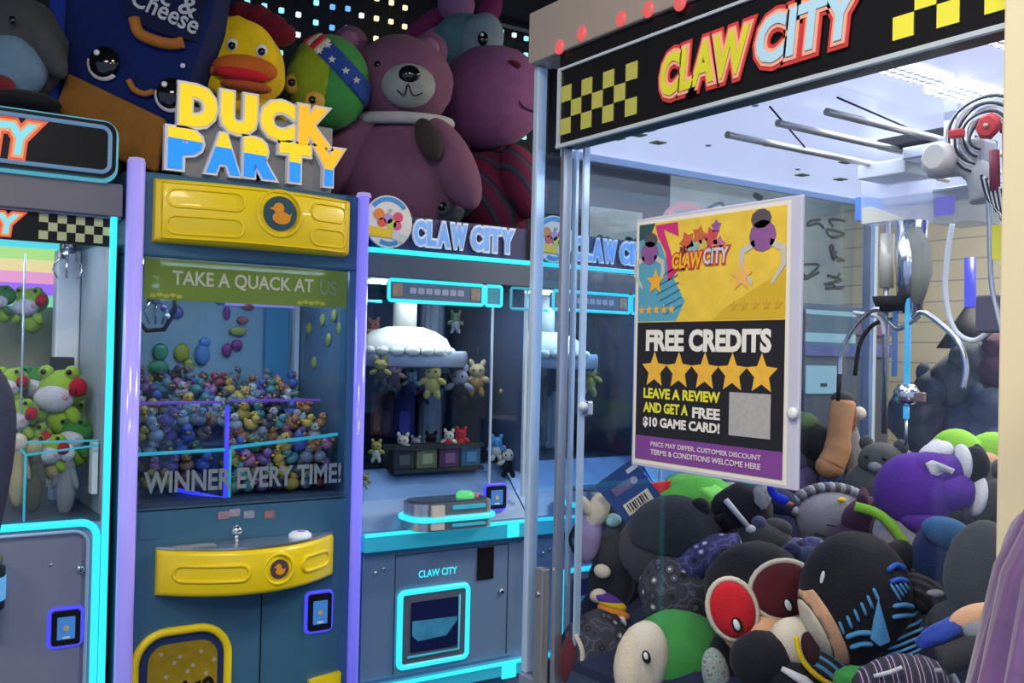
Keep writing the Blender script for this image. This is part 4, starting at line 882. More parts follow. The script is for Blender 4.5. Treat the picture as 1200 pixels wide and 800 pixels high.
P('foot', t, f_black, ell((42, -20, -72), (18, 18, 14))); P('tag', t, f_white, ell((56, -42, 6), (3, 1.5, 3), sub=2))
t = toy('plush_duck', 'yellow duck head plush with red comb and big orange bill', 286, 74, Y=2.97)
P('head', t, f_yel, pillow([(-46, -34), (-38, 6), (-30, 50), (0, 46), (26, 40), (44, 12), (46, -28), (20, -46), (-20, -48)], 56, 13, (0, 26, 0))); P('body', t, f_yel, ell((4, 10, -66), (46, 34, 30)))
P('bill', t, fab('bill_orange', (.56, .13, .02)), ell((10, -32, -16), (38, 16, 16), (0, .1, 0)), ell((-24, -30, -18), (16, 8, 6))); P('mouth', t, f_red, ell((8, -38, -24), (32, 13, 8), (0, .12, 0))); P('lower_bill', t, fab('bill_brick', (.42, .09, .03)), ell((12, -32, -36), (30, 13, 7), (0, .12, 0)))
for x, z in ((-6, 12), (28, 6)): e = P('eye', t, m_eyew, ell((x, -30, z), (7, 4, 8), sub=2)); P('pupil', e, m_eye, ell((x + 1, -33.5, z - 2), (4.5, 3, 4.5), sub=2))
for k, (x, z) in enumerate(((-22, 56), (-4, 60), (14, 56), (32, 46), (42, 36))): P('comb', t, fab('comb_red', (.14, .008, .02)), ell((x, 4, z), (17, 15, 13), lump=.2, seed=k))
t = toy('plush_ball', 'round green and lime ball plush with star spangled headband', 385, 97, Y=3.0)
P('body', t, f_green, ell((0, 0, 0), (48, 44, 56))); P('face_patch', t, fab('face_lime', (.24, .33, .02)), patch((0, 0, 0), (48, 44, 56), [((-.85, -.4, .1), .25), ((-.636, 0, -.772), -.25)], k=1.012))
n_ = (.636, 0, .772); tt = (.772, 0, -.636); neg = lambda v: tuple(-c for c in v)
P('headband', t, fab('band_blue', (.02, .06, .28)), patch((0, 0, 0), (48, 44, 56), [(n_, .22), (neg(n_), -.62), (tt, -.30)], k=1.035))
for k in range(4): P('band_stripe', t, (f_red, f_cream)[k % 2], patch((0, 0, 0), (48, 44, 56), [(n_, .22), (neg(n_), -.62), (tt, -.92 + k * .155), (neg(tt), .92 - (k + 1) * .155)], k=1.035))
for k, (x, z) in enumerate(((-3, 24), (12, 14), (27, 3), (6, 32), (38, -5))): P('band_star', t, f_white, plate(star(x, z, 4.6), 2.5, (0, -46 * math.sqrt(max(.1, 1 - (x / 50) ** 2 - (z / 58) ** 2)) - .6, 0), 'cam'))
for x, z in ((-34, -10), (-8, -32)): e = P('eye', t, fab('eye_amber', (.55, .34, .06)), ell((x, -28 if x < -30 else -38, z), (12, 7, 12))); P('pupil', e, m_eye, ell((x - 1, -35 if x < -30 else -45, z), (4.5, 3, 4.5), sub=2))
t = toy('plush_bear', 'large pink teddy bear with white muzzle, collar and dark paw patch', 468, 150, Y=3.02)
P('body', t, f_pink, ell((4, 6, -58), (82, 60, 78), lump=.05)); P('head', t, f_pink, ell((0, 0, 52), (62, 52, 56), lump=.04)); P('muzzle', t, fab('muzzle_grey', (.30, .33, .33)), ell((14, -44, 38), (31, 20, 25))); P('nose', t, m_eye, ell((17, -62, 46), (12, 6, 10)))
P('mouth_line', t, f_black, tube(smooth([V((4, -62, 28)), V((12, -64, 22)), V((16, -64, 34)), V((22, -64, 22)), V((32, -60, 26))]), .8, 5))
for x in (-62, 32): a = P('ear', t, f_pink, ell((x, 8, 98 if x < 0 else 92), (22, 12, 24))); P('inner_ear', a, fab('pink_pale', (.32, .14, .25)), ell((x, -1, 98 if x < 0 else 92), (13, 6, 15)))
for x, z in ((-20, 60), (22, 58)): P('eye', t, m_eye, ell((x, -46, z), (5, 4, 5), sub=2))
P('collar', t, fab('collar_white', (.42, .42, .46)), tube([(58 * math.cos(a), 46 * math.sin(a) + 2, 6 + 4 * math.sin(a)) for a in [2 * math.pi * i / 28 for i in range(28)]], 7, 8, True))
P('arm', t, f_pink, ell((64, -30, -46), (26, 26, 58), (0, -.5, 0))); P('paw_patch', t, fab('patch_dark', (.045, .035, .035)), ell((40, -62, -26), (14, 8, 25), (0, -.42, 0))); P('arm', t, f_pink, ell((-58, -26, -40), (26, 24, 56), (0, .5, 0)))
t = toy('plush_hippo', 'huge purple plush with broad snout, teal eye patch and plaid body', 572, 120, Y=3.22)
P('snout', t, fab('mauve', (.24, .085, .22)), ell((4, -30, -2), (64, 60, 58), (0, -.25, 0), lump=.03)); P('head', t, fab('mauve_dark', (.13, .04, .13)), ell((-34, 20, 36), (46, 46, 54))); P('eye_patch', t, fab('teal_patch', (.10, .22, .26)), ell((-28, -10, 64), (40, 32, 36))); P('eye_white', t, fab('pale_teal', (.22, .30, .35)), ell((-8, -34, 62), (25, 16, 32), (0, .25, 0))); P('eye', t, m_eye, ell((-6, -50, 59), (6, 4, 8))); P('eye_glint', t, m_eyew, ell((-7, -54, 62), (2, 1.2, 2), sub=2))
P('nostril', t, f_mar, ell((30, -79, 22), (8, 4, 4.5), (0, .3, 0))); P('mouth_line', t, f_navy, tube(smooth([V((32, -80, -8)), V((40, -74, -22)), V((56, -56, -24))]), .8, 5)); P('ear', t, fab('mauve_ear', (.22, .03, .11)), ell((-76, 10, 92), (36, 10, 12), (0, -.7, 0))); P('ear', t, fab('mauve_ear', (.22, .03, .11)), ell((-2, 14, 112), (14, 10, 30), (0, .3, 0))); P('hair_tuft', t, fab('mauve_light', (.30, .14, .28)), ell((-40, 0, 114), (22, 18, 22))); P('horn', t, fab('mauve_light', (.30, .14, .28)), ell((-52, 4, 80), (26, 18, 10), (0, -.1, 0)))
P('body', t, pattern('plaid_magenta', 'd', [(.16, .01, .05), (.05, .015, .06), (.03, .06, .09), (.14, .01, .06)], 3.2), ell((6, 10, -108), (66, 50, 62), lump=.1)); P('arm', t, pattern('plaid_magenta', 'd', [(.16, .01, .05), (.05, .015, .06), (.03, .06, .09), (.14, .01, .06)], 3.2), ell((40, -24, -96), (26, 24, 44), (0, -.3, 0))); P('foot', t, f_navy, ell((-38, -30, -122), (30, 24, 20)))
t = toy('plush_goggles', 'small dark plush with two round goggle eyes behind the claw city sign', 507, 246, Y=2.93)
P('head', t, fab('storm', (.03, .04, .06)), ell((0, 4, -4), (36, 22, 20), lump=.15)); 
for x in (-9, 12): e = P('goggle', t, fab('goggle_rim', (.07, .09, .12)), ell((x, -14, 2), (11, 8, 11))); P('lens', e, m_eye, ell((x, -20, 2), (6, 4, 6), sub=2))

# ------------------------------------------------------------------ pile of plush in the tall cabinet
PG = 'plush toys piled in the tall glass cabinet'
# doll in black hood with blue stripes
def lines_on(root, nm, m_, c, r, lines, wd, lift=0.):
    """narrow cloth strips laid on the front of an ellipsoid; lines are (x, z) polylines"""
    for ln in lines:
        P_ = smooth([V((x, 0, z)) for x, z in ln], 4) if len(ln) > 2 else [V((ln[0][0] + (ln[1][0] - ln[0][0]) * i / 5, 0, ln[0][1] + (ln[1][1] - ln[0][1]) * i / 5)) for i in range(6)]
        pts = []
        for p_ in P_:
            q_ = 1 - ((p_.x - c[0]) / r[0]) ** 2 - ((p_.z - c[2]) / r[2]) ** 2
            pts.append(V((p_.x, c[1] - r[1] * math.sqrt(max(q_, .02)) - lift, p_.z)))
        n = len(pts); P(nm, root, m_, tube(pts, [wd * (.55 if i in (0, n - 1) else 1) for i in range(n)], 6))
t = toy('plush_doll', 'round black hooded doll with blue stripes and peach face strip', 1002, 700, X=1.46, group=PG)
R_ = (66, 56, 78); C0 = (0, 0, 0)
P('head', t, f_black, ell(C0, R_)); nn = V((-.84, -.10, -.53)).normalized()
P('face_strip', t, f_skin, patch(C0, R_, [(nn, .68), (-nn, -.84), ((-.53, -.2, .84), -.80), ((.53, 0, -.84), -.62), ((0, -1, 0), 0)], k=1.015))
P('lower_face', t, f_cream, patch(C0, R_, [(nn, .86), ((0, -1, 0), -.1)], k=1.008)); P('eye', t, m_eyew, ell((-48, -30, 28), (3, 2.5, 9), (0, .1, 0), 2))
P('body', t, f_black, ell((34, 4, -44), (48, 40, 40), (0, .4, 0)))
CB, RB = (34, 4, -44), (52, 42, 42)
lines_on(t, 'stripe', f_sky, C0, (67, 57, 79), [[(-34 + 7 * k, -16 + 8 * k), (-28 + 7 * k, -30 + 8 * k)] for k in range(6)], 1.9)
lines_on(t, 'stripe', f_sky, C0, (67, 57, 79), [[(-26, -34), (-14, -27), (2, -26)], [(-20, -46), (-8, -40), (4, -40)]], 3)
lines_on(t, 'stripe', f_blue, C0, (67, 57, 79), [[(20, 42), (34, 47), (48, 40)], [(22, 30), (34, 32), (48, 28)]], 3); lines_on(t, 'stripe', f_sky, C0, (67, 57, 79), [[(22 + 6 * k, 28), (34 + 5 * k, 10 + 3 * k)] for k in range(4)], 1.7)
lines_on(t, 'stripe', f_sky, C0, (67, 57, 79), [[(24, 4), (40, 4), (56, -2)], [(24, -8), (40, -8), (58, -12)]], 2.8)
lines_on(t, 'stripe', f_sky, CB, RB, [[(28 - k, -26 - 7.5 * k), (50, -17 - 7.5 * k), (76 - 2 * k, -14 - 7 * k)] for k in range(7)], 1.8)
lines_on(t, 'stripe', f_sky, CB, RB, [[(-10 + 3 * k, -42 - 9 * k), (6 + 3 * k, -36 - 9 * k), (20, -34 - 9 * k)] for k in range(5)], 2.2)
P('drop_patch', t, f_sky, pillow([(6, 12), (12, -8), (20, -34), (8, -40), (-2, -32), (2, -8)], 5, 1.5, (0, -54, 0)))
P('ear', t, f_black, ell((48, 8, 40), (20, 16, 30), (0, .55, 0))); P('ear_lining', t, f_blue, ell((58, -8, 18), (4, 4, 16), (0, -.5, 0)))
t = toy('plush_doll', 'doll with red lens and maroon lens mask beside the striped hood doll', 876, 690, X=1.44, group=PG)
P('head', t, f_black, ell((8, 6, 6), (58, 50, 48), (0, -.3, 0), lump=.05)); P('chin', t, f_skin, ell((6, -26, -40), (40, 30, 24), (0, -.3, 0)))
for nm, x, z, rx_, rz_, m_, tl, yy_ in (('lens', -28, -12, 25, 33, f_red, -.35, -44), ('lens', 30, 10, 36, 31, f_mar, -.1, -40)):
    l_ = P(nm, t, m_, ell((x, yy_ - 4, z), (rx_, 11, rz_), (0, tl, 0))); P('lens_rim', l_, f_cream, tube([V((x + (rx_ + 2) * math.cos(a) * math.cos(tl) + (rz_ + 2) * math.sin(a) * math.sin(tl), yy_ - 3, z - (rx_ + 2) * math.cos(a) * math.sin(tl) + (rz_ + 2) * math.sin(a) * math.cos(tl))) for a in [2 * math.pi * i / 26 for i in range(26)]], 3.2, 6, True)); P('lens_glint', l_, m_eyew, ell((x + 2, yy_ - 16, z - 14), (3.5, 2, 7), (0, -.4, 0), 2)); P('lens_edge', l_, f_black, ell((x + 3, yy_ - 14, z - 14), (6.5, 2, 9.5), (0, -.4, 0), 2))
P('body', t, f_black, ell((0, 8, -86), (44, 36, 46))); P('collar', t, f_white, tube(smooth([V((-26, -34, -56)), V((0, -38, -62)), V((22, -36, -52)), V((30, -34, -86)), V((36, -36, -104))]), 3, 6)); P('strap', t, pattern('speckle_cloth', 'paisley', [(.35, .38, .36), (.12, .25, .22), (.5, .1, .06)], 90), ell((-40, -22, -92), (16, 12, 30), (0, -.2, 0)))
t = toy('plush_doll', 'green hooded doll with cream face at the front left of the pile', 780, 764, X=1.36, group=PG)
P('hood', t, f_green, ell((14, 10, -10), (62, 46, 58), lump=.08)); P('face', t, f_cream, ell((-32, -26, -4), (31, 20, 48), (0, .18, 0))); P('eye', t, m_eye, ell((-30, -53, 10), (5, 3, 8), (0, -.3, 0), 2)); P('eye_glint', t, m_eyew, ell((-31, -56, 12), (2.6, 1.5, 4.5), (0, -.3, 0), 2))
lines_on(t, 'hood_fold', fab('green_light', (.10, .36, .10)), (14, 10, -10), (62, 46, 58), [[(-14 + 6 * k, -50 + 3 * k), (20 + 4 * k, -36 + 6 * k), (48 + 2 * k, -6 + 8 * k)] for k in range(4)], 3.4); lines_on(t, 'hood_fold', fab('green_dark', (.03, .17, .04)), (14, 10, -10), (62, 46, 58), [[(-12 + 6 * k, -45 + 3 * k), (20 + 4 * k, -31 + 6 * k), (46 + 2 * k, 0 + 8 * k)] for k in range(4)], 2.6)
t = toy('plush_cap_bear', 'charcoal plush in dark cap and paisley bandana, left of the lens doll', 786, 640, X=1.46, group=PG)
P('head', t, f_char, ell((-2, 4, -2), (58, 46, 52), lump=.04)); P('cap', t, fab('cap_slate', (.022, .026, .036)), patch((4, 0, 6), (56, 48, 52), [((.1, -.15, 1), -.02)], k=1.04)); P('bandana', t, f_print, ell((4, -34, -46), (44, 34, 50), (0, -.3, 0), lump=.1)); P('bandana_band', t, f_printn, ell((28, -44, -6), (50, 20, 20), (0, -.55, 0), lump=.12)); P('knot', t, f_print, ell((20, -30, -88), (30, 18, 18), lump=.15))
t = toy('plush_bandana_toy', 'black and grey paisley plush with maroon side, lowest at far left corner', 690, 772, X=1.335, group=PG)
P('body', t, f_print, ell((8, 0, 2), (44, 34, 56), (0, .15, 0), lump=.12)); P('side_patch', t, f_mar, ell((-24, -16, 4), (12, 14, 28), (0, .1, 0))); P('trim', t, f_cream, tube(smooth([V((-18, -27, 36)), V((-10, -31, 16)), V((-14, -30, -14)), V((-26, -26, -30))]), 3, 6)); P('head', t, f_black, ell((12, 4, -46), (30, 26, 24)))
t = toy('plush_cat', 'slim black plush with cream eye spots and rainbow collar at the left', 716, 644, X=1.42, group=PG)
P('head', t, f_char, ell((4, 4, 12), (34, 28, 44), lump=.06)); P('body', t, f_black, ell((2, 6, -38), (28, 24, 34))); 
for x, z, a_ in ((-12, -20, .3), (-16, -48, -.2)): P('eye_spot', t, f_cream, ell((x, -24, z), (10, 6, 8), (0, a_, 0)))
for k, (c3, x, z) in enumerate(((f_purp, -6, -52), (f_yel, -2, -56), (fab('orange', (.75, .25, .03)), 2, -66), (f_purp, 0, -80), (f_lime, -12, -88))): P('collar_band', t, c3, ell((x, -24, z), (20, 8, 7), (0, .35, 0)))
P('button', t, f_white, ell((10, -34, -76), (6, 4, 8)))
t = toy('plush_ghost', 'lavender plush ear with white gloved hand at the left glass', 692, 612, X=1.36, group=PG)
P('ear', t, f_lav, ell((-2, 0, -14), (16, 12, 34), (0, .1, 0))); P('glove', t, f_cream, ell((8, -6, 16), (13, 10, 22), (0, .35, 0))); P('thumb', t, f_cream, ell((-6, -10, 20), (6, 6, 14), (0, -.5, 0))); P('rim', t, f_black, tube(smooth([V((-18, -10, -2)), V((-24, -10, -20)), V((-12, -12, -44))]), 2, 6)); P('cuff', t, fab('mint', (.30, .55, .55)), ell((26, -4, 4), (10, 6, 8)))
t = toy('blue_hang_tag', 'dark blue cardboard hang tag with barcode label on top of the pile', 740, 576, X=1.40, cat='tag')
P('card', t, mat('tag_blue', (.012, .05, .19), .45, var=.25, vscale=25), plate([(-44, 6), (0, 39), (46, -18), (-4, -38)], 2, (0, 0, 0), 'cam')); P('label', t, f_cream, plate([(-10, -16), (18, 5), (26, -7), (-2, -28)], .8, (0, -2, 0), 'cam'))
for k in range(8):
    a = .08 + k * .105; x, z = -8 + 26 * a, -17 + 20 * a; P('bar', t, m_eye, plate([(x, z), (x + 1.2 + (k % 3) * .5, z + .9), (x + 6.5 + (k % 3) * .5, z - 7.5), (x + 5.5, z - 8)], .5, (0, -2.8, 0), 'cam'))
P('picture', t, mat('tag_picture', (.12, .10, .22), .5, var=.6, vscale=90), plate([(-24, 2), (-4, 16), (2, 7), (-18, -6)], .8, (0, -2, 0), 'cam')); P('picture_dot', t, mat('tag_dot', (.3, .3, .42), .4), plate(circ(2, 14, 4.5, 12), .8, (0, -2, 0), 'cam')); P('tag_text', t, mat('tag_pale', (.45, .5, .6), .5), plate([(-8, 25), (4, 34), (7, 30), (-5, 21)], .8, (0, -2, 0), 'cam')); P('string', t, m_white, tube([(2, -2, 36), (6, 4, 44), (14, 10, 30)], .8, 5))
t = toy('plush_frog_hat', 'bright green felt plush behind the blue tag, under the poster', 816, 588, X=1.66, group=PG)
P('body', t, fab('felt_green', (.10, .40, .07)), ell((0, 0, 0), (46, 34, 36), lump=.22, seed=3)); P('fold', t, fab('felt_green_light', (.18, .55, .12)), ell((16, -18, 6), (26, 20, 16), (0, .4, 0), lump=.2)); P('fold', t, fab('felt_green_dark', (.06, .28, .05)), ell((-20, -20, -14), (24, 14, 14), lump=.2)); P('red_flap', t, f_red, pillow([(-58, 22), (-32, 26), (-38, 6), (-46, 2)], 6, 2, (0, -8, 0)))
t = toy('plush_ant', 'small black plush figure with round head in front of the green felt', 826, 606, X=1.5, group=PG)
P('head', t, f_black, ell((-6, 0, 8), (13, 11, 15))); P('body', t, f_black, ell((2, 4, -16), (18, 14, 18))); P('arm', t, f_black, tube([(8, 0, -6), (22, -4, 2), (30, -4, -8)], [6, 5, 4], 8))
t = toy('plush_dog', 'black plush with white sword stick and grey fluffy ear under the poster', 868, 602, X=1.58, group=PG)
P('head', t, f_black, ell((2, 2, 2), (36, 28, 34), lump=.12)); P('stick', t, f_white, tube([(-24, -26, 20), (2, -32, -10)], [3.5, 3], 8)); P('stick_end', t, f_white, ell((4, -32, -12), (6, 5, 5))); P('fluffy_ear', t, fab('fluff_grey', (.36, .36, .38)), ell((20, -18, 24), (10, 9, 16), lump=.3)); P('snout', t, f_char, ell((36, -16, -14), (20, 14, 13))); P('eye', t, fab('eye_slate', (.10, .11, .20)), ell((14, -28, -6), (9, 5, 9))); P('body', t, fab('fur_slate', (.035, .036, .05)), ell((6, 2, -36), (42, 28, 22), lump=.12)); P('pendant', t, f_grey, ell((-8, -28, -30), (12, 7, 6), (0, .6, 0)))
t = toy('blue_ribbon', 'bright blue ribbon strap hanging under the poster corner', 908, 578, X=1.5, cat='ribbon')
P('ribbon', t, fab('royal', (.02, .04, .62)), tube(smooth([V((-6, 0, 10)), V((-2, 0, 0)), V((6, 0, -6)), V((14, 2, -9))]), [3, 4, 4, 5, 5, 5, 5, 5, 5, 5, 5, 6, 6, 6, 6, 6, 6, 6, 5], 8)); P('ribbon_end', t, fab('rust', (.42, .12, .06)), ell((17, -1, -12), (5, 4, 3)))
t = toy('plush_pie', 'grey round plush with ruffled rim and yellow mark at mid pile', 972, 602, X=1.86, group=PG)
P('body', t, f_grey, ell((0, 0, -6), (50, 26, 38))); 
for k in range(26):
    a = math.radians(8 + 172 * k / 25); P('ruffle', t, (f_grey, fab('grey_dark', (.10, .10, .12)))[(k % 2) if k > 8 else 0], ell((50 * math.cos(a), -6, 36 * math.sin(a) - 4), (6, 9, 6.5), sub=2))
P('mark', t, f_yel, ell((6, -24, 20), (5, 3, 3))); P('mouth_line', t, f_char, tube(smooth([V((-24, -24, -18)), V((0, -29, -24)), V((26, -24, -16))]), 1.2, 5)); P('mouth_line', t, f_char, tube(smooth([V((-12, -28, -8)), V((6, -29, -10)), V((20, -27, -6))]), 1, 5))
t = toy('plush_space_doll', 'purple hooded space doll lying down with lime and white suit', 1078, 574, X=1.66, group=PG)
P('body', t, f_purp, ell((-6, 4, -4), (46, 40, 48), (0, .2, 0))); P('shoulder', t, f_purp, ell((10, -2, 22), (42, 28, 24), (0, -.12, 0))); P('badge', t, f_white, pillow([(-6, 34), (2, 38), (14, 34), (28, 28), (24, 22), (16, 26), (8, 20), (0, 22)], 4, 1.2, (0, -26, 0))); P('arm', t, f_purp, ell((30, -10, 2), (31, 24, 24), (0, .1, 0))); P('cuff', t, f_white, ell((60, -12, -2), (9, 23, 26), (0, .1, 0))); P('boot', t, f_char, ell((78, -14, -12), (21, 22, 30), (0, .4, 0))); P('cuff', t, f_white, ell((46, -8, 34), (8, 20, 22), (0, -.1, 0))); P('glove', t, f_black, ell((58, -12, 32), (16, 18, 22))); P('arm', t, f_purp, ell((6, -18, -38), (38, 22, 16), (0, .25, 0))); P('hand', t, f_cream, ell((20, -30, -46), (18, 14, 14), (0, .1, 0)))
P('suit', t, fab('suit_lilac', (.42, .40, .50)), ell((-8, 0, -62), (50, 26, 40), (0, .7, 0))); P('suit_trim', t, f_lime, tube(smooth([V((-78, -6, -20)), V((-56, -14, -26)), V((-40, -22, -40)), V((-22, -26, -66)), V((-2, -22, -88))]), [6] * 25, 8)); P('hood_rim', t, f_white, ell((20, 6, 42), (22, 18, 14), (0, -.5, 0)))
t = toy('plush_space_doll', 'lime green helmet plush with black visor behind the purple doll', 1120, 530, X=1.95, group=PG)
P('helmet', t, f_lime, ell((0, 0, 0), (30, 26, 28))); P('visor', t, f_black, ell((12, -14, -8), (18, 16, 22))); P('trim', t, f_white, ell((-24, -6, -2), (14, 14, 18)))
t = toy('plush_space_doll', 'lime green helmet plush with peach chin and red side, far right', 1164, 534, X=2.02, group=PG)
P('helmet', t, f_lime, ell((2, 4, -4), (34, 28, 32))); P('chin', t, f_skin, ell((-18, -20, -8), (18, 12, 14))); P('visor', t, f_black, pillow([(2, -24), (10, 0), (26, 14), (30, 8), (16, -8), (10, -26)], 8, 3, (0, -24, 0))); P('red_side', t, f_red, ell((26, -20, -24), (22, 20, 38), (0, .2, 0))); P('red_sleeve', t, f_red, ell((-16, -24, -36), (26, 14, 14), (0, .2, 0))); P('body', t, f_red, ell((-6, -12, -50), (44, 30, 24)))
t = toy('plush_bear', 'big plain charcoal plush back against the right glass', 1150, 668, X=1.54, group=PG)
P('body', t, f_char, ell((4, 8, -4), (42, 38, 62), (0, .12, 0), lump=.03)); P('head', t, fab('charcoal_dark', (.02, .02, .022)), ell((-20, 6, -66), (40, 32, 30))); P('ear', t, fab('lilac_dim', (.22, .18, .30)), ell((34, -10, 36), (9, 12, 26)))
t = toy('plush_denim_doll', 'navy blue denim dressed plush between the space doll and charcoal plush', 1104, 648, X=1.58, group=PG)
P('body', t, fab('denim_navy', (.010, .024, .085)), ell((0, 4, -4), (34, 28, 46), (0, .2, 0))); P('sleeve', t, fab('denim_blue', (.03, .10, .24)), ell((0, -16, 26), (32, 16, 18), (0, .3, 0))); P('belt', t, f_char, ell((18, -24, 2), (26, 8, 4), (0, .1, 0)))
t = toy('plush_goth_cat', 'dark striped plush with small white paws beside the striped hood', 1092, 686, X=1.58, group=PG)
P('body', t, pattern('dark_grey_stripe', 'd', [(.014, .014, .017), (.014, .014, .017), (.06, .06, .075)], 40), ell((0, 0, 0), (40, 30, 34), lump=.08)); P('paw', t, f_grey, ell((-8, -28, -2), (10, 7, 5))); P('paw', t, f_grey, ell((30, -24, -6), (7, 6, 9))); P('head', t, f_black, ell((26, 4, -20), (30, 24, 26)))
t = toy('plush_action_doll', 'plush doll with bare peach arm in blue costume, lower right', 1132, 738, X=1.40, group=PG)
P('costume', t, fab('royal_bright', (.03, .07, .40)), ell((-30, -8, 0), (34, 16, 11), (0, -.5, 0), lump=.25)); P('arm', t, f_skin, ell((8, -12, 18), (34, 16, 16), (0, -.25, 0))); P('cuff', t, f_grey, ell((0, -24, 6), (14, 10, 12))); P('sleeve', t, f_char, tube(smooth([V((-40, -24, -30)), V((-4, -28, -14)), V((30, -26, 2)), V((60, -18, 14))]), 17, 10)); P('trim', t, fab('ochre', (.30, .16, .05)), tube([(-30, -30, -14), (-6, -34, -4)], 3, 6)); P('leg', t, f_grey, ell((26, -20, -34), (28, 16, 16), (0, -.4, 0)))
t = toy('plush_plaid_toy', 'plaid shirt plush in black, white and violet at the bottom right', 1062, 800, X=1.37, group=PG)
P('body', t, f_plaid, ell((0, 0, -12), (64, 34, 46), lump=.06)); P('edge', t, f_white, tube(smooth([V((20, -32, 26)), V((44, -24, 18)), V((60, -14, -10))]), 2.5, 6)); P('edge', t, f_white, tube(smooth([V((-46, -22, 14)), V((-30, -30, 22)), V((-18, -32, 28))]), 2.5, 6))
t = toy('plush_leaf_toy', 'small green plush knob at the bottom below the striped doll', 1004, 796, X=1.36, group=PG)
P('body', t, f_green, ell((0, 0, 0), (26, 18, 16), lump=.2)); P('tip', t, fab('green_light', (.10, .36, .10)), ell((10, -12, 6), (12, 9, 7), lump=.2))
t = toy('plush_skull_cat', 'black and white plush with yellow trimmed sleeve below the lens doll', 936, 772, X=1.39, group=PG)
P('head', t, f_cream, ell((0, 8, 16), (34, 26, 30), (0, .4, 0))); P('hair', t, f_black, ell((-44, 2, -2), (36, 30, 34), lump=.06)); P('marking', t, fab('dark_plum', (.05, .02, .03)), ell((8, -18, 18), (10, 6, 20), (0, -.3, 0))); P('trim', t, f_yel, tube(smooth([V((-12, -28, 34)), V((-6, -32, 10)), V((16, -32, -12)), V((52, -24, -30))]), 3, 8)); P('sleeve', t, pattern('blue_black_stripe_d', 'd', [(.012, .013, .02), (.012, .013, .02), (.07, .24, .42)], 34), ell((38, -6, -4), (34, 22, 28), (0, .5, 0))); P('bone', t, f_white, tube([(-28, -30, -2), (-4, -34, -14), (10, -34, -30)], [3, 6, 9], 8)); P('collar', t, f_black, ell((-8, -14, -20), (34, 20, 20)))
t = toy('plush_paisley_toy', 'navy paisley plush between the grey ruffled plush and lens doll', 914, 656, X=1.62, group=PG)
P('body', t, f_printn, ell((6, 0, -6), (54, 34, 30), (0, -.2, 0), lump=.14)); P('ear', t, f_printn, ell((34, -10, 14), (22, 14, 16), lump=.1)); P('head', t, f_char, ell((-24, 8, 20), (40, 30, 26)))
t = toy('plush_roll', 'tan sausage shaped plush leaning in the back corner of the cabinet', 978, 512, X=2.15, group=PG)
P('body', t, f_tan, tube(smooth([V((10, 0, 44)), V((6, -2, 20)), V((2, -2, -14)), V((-6, -4, -34))]), [10] + [14] * 10 + [16] * 7 + [13], 14), ell((-6, -4, -34), (17, 15, 15))); P('cap', t, f_char, ell((8, 0, 46), (13, 12, 8))); P('patch', t, fab('brown_dark', (.26, .11, .06)), ell((18, 2, 24), (8, 10, 22)))
t = toy('plush_speckled', 'pale speckled plush cloth standing beside the tan roll', 998, 530, X=2.2, group=PG)
P('body', t, pattern('speckle_pale', 'paisley', [(.28, .22, .22), (.20, .22, .20), (.45, .36, .33)], 70), ell((0, 0, 0), (13, 12, 46), (0, -.15, 0), lump=.1)); P('head', t, f_cream, ell((8, 0, 46), (8, 8, 8)))
t = toy('plush_turtle', 'dark green and black plush at the back behind the poster edge', 948, 520, X=2.15, group=PG)
P('body', t, fab('moss', (.03, .055, .035)), ell((0, 0, -6), (34, 26, 34), lump=.1)); P('head', t, f_black, ell((2, -16, 2), (22, 18, 22))); P('tuft', t, fab('moss_light', (.12, .18, .07)), ell((-10, -10, 26), (18, 14, 12), lump=.2))
# deeper layer that carries the pile
deep = [('black', f_black, 720, 705, 1.54, 44), ('charcoal', f_char, 850, 650, 1.7, 48), ('navy', f_navy, 905, 610, 1.75, 40), ('dark plum', fab('plum', (.05, .02, .05)), 1010, 640, 1.85, 60), ('forest green', fab('forest', (.02, .07, .03)), 760, 620, 1.62, 44), ('brown', fab('brown', (.08, .04, .025)), 1050, 650, 1.8, 56), ('slate', fab('slate_b', (.05, .055, .07)), 1090, 600, 2.0, 60), ('dark grey', fab('dgrey', (.06, .06, .07)), 850, 760, 1.66, 56), ('ink blue', fab('ink', (.02, .03, .09)), 960, 700, 1.6, 60), ('jet black', f_black, 1060, 740, 1.70, 56), ('smoke grey', fab('smoke', (.09, .09, .10)), 1175, 590, 1.9, 50), ('dusk violet', fab('dusk', (.06, .04, .10)), 930, 560, 2.1, 40), ('soot black', fab('soot', (.02, .02, .02)), 790, 700, 1.66, 50), ('graphite', fab('graphite', (.04, .042, .05)), 740, 660, 1.6, 44), ('pewter', fab('pewter', (.08, .085, .09)), 1030, 560, 2.15, 44)]
for k, (nm, m_, px, py, X, r) in enumerate(deep):
    t = toy('plush_toy', f'{nm} round plush in the deeper layer of the cabinet pile', px, py, X=X, group=PG, yaw=k * 23)
    P('body', t, m_, ell((0, 0, -r * .3), (r * .9, r * .8, r * .8), lump=.1, seed=k)); P('head', t, m_, ell((r * .1, -r * .15, r * .45), (r * .6, r * .55, r * .52), seed=k)); P('ear', t, m_, ell((-r * .35, 0, r * .9), (r * .2, r * .12, r * .22), sub=2)); P('ear', t, m_, ell((r * .55, 0, r * .86), (r * .2, r * .12, r * .22), sub=2)); P('muzzle', t, f_grey, ell((r * .1, -r * .62, r * .36), (r * .2, r * .14, r * .16), sub=2)); P('eye', t, m_eye, ell((-r * .12, -r * .62, r * .6), r * .06, sub=2)); P('eye', t, m_eye, ell((r * .32, -r * .62, r * .58), r * .06, sub=2))
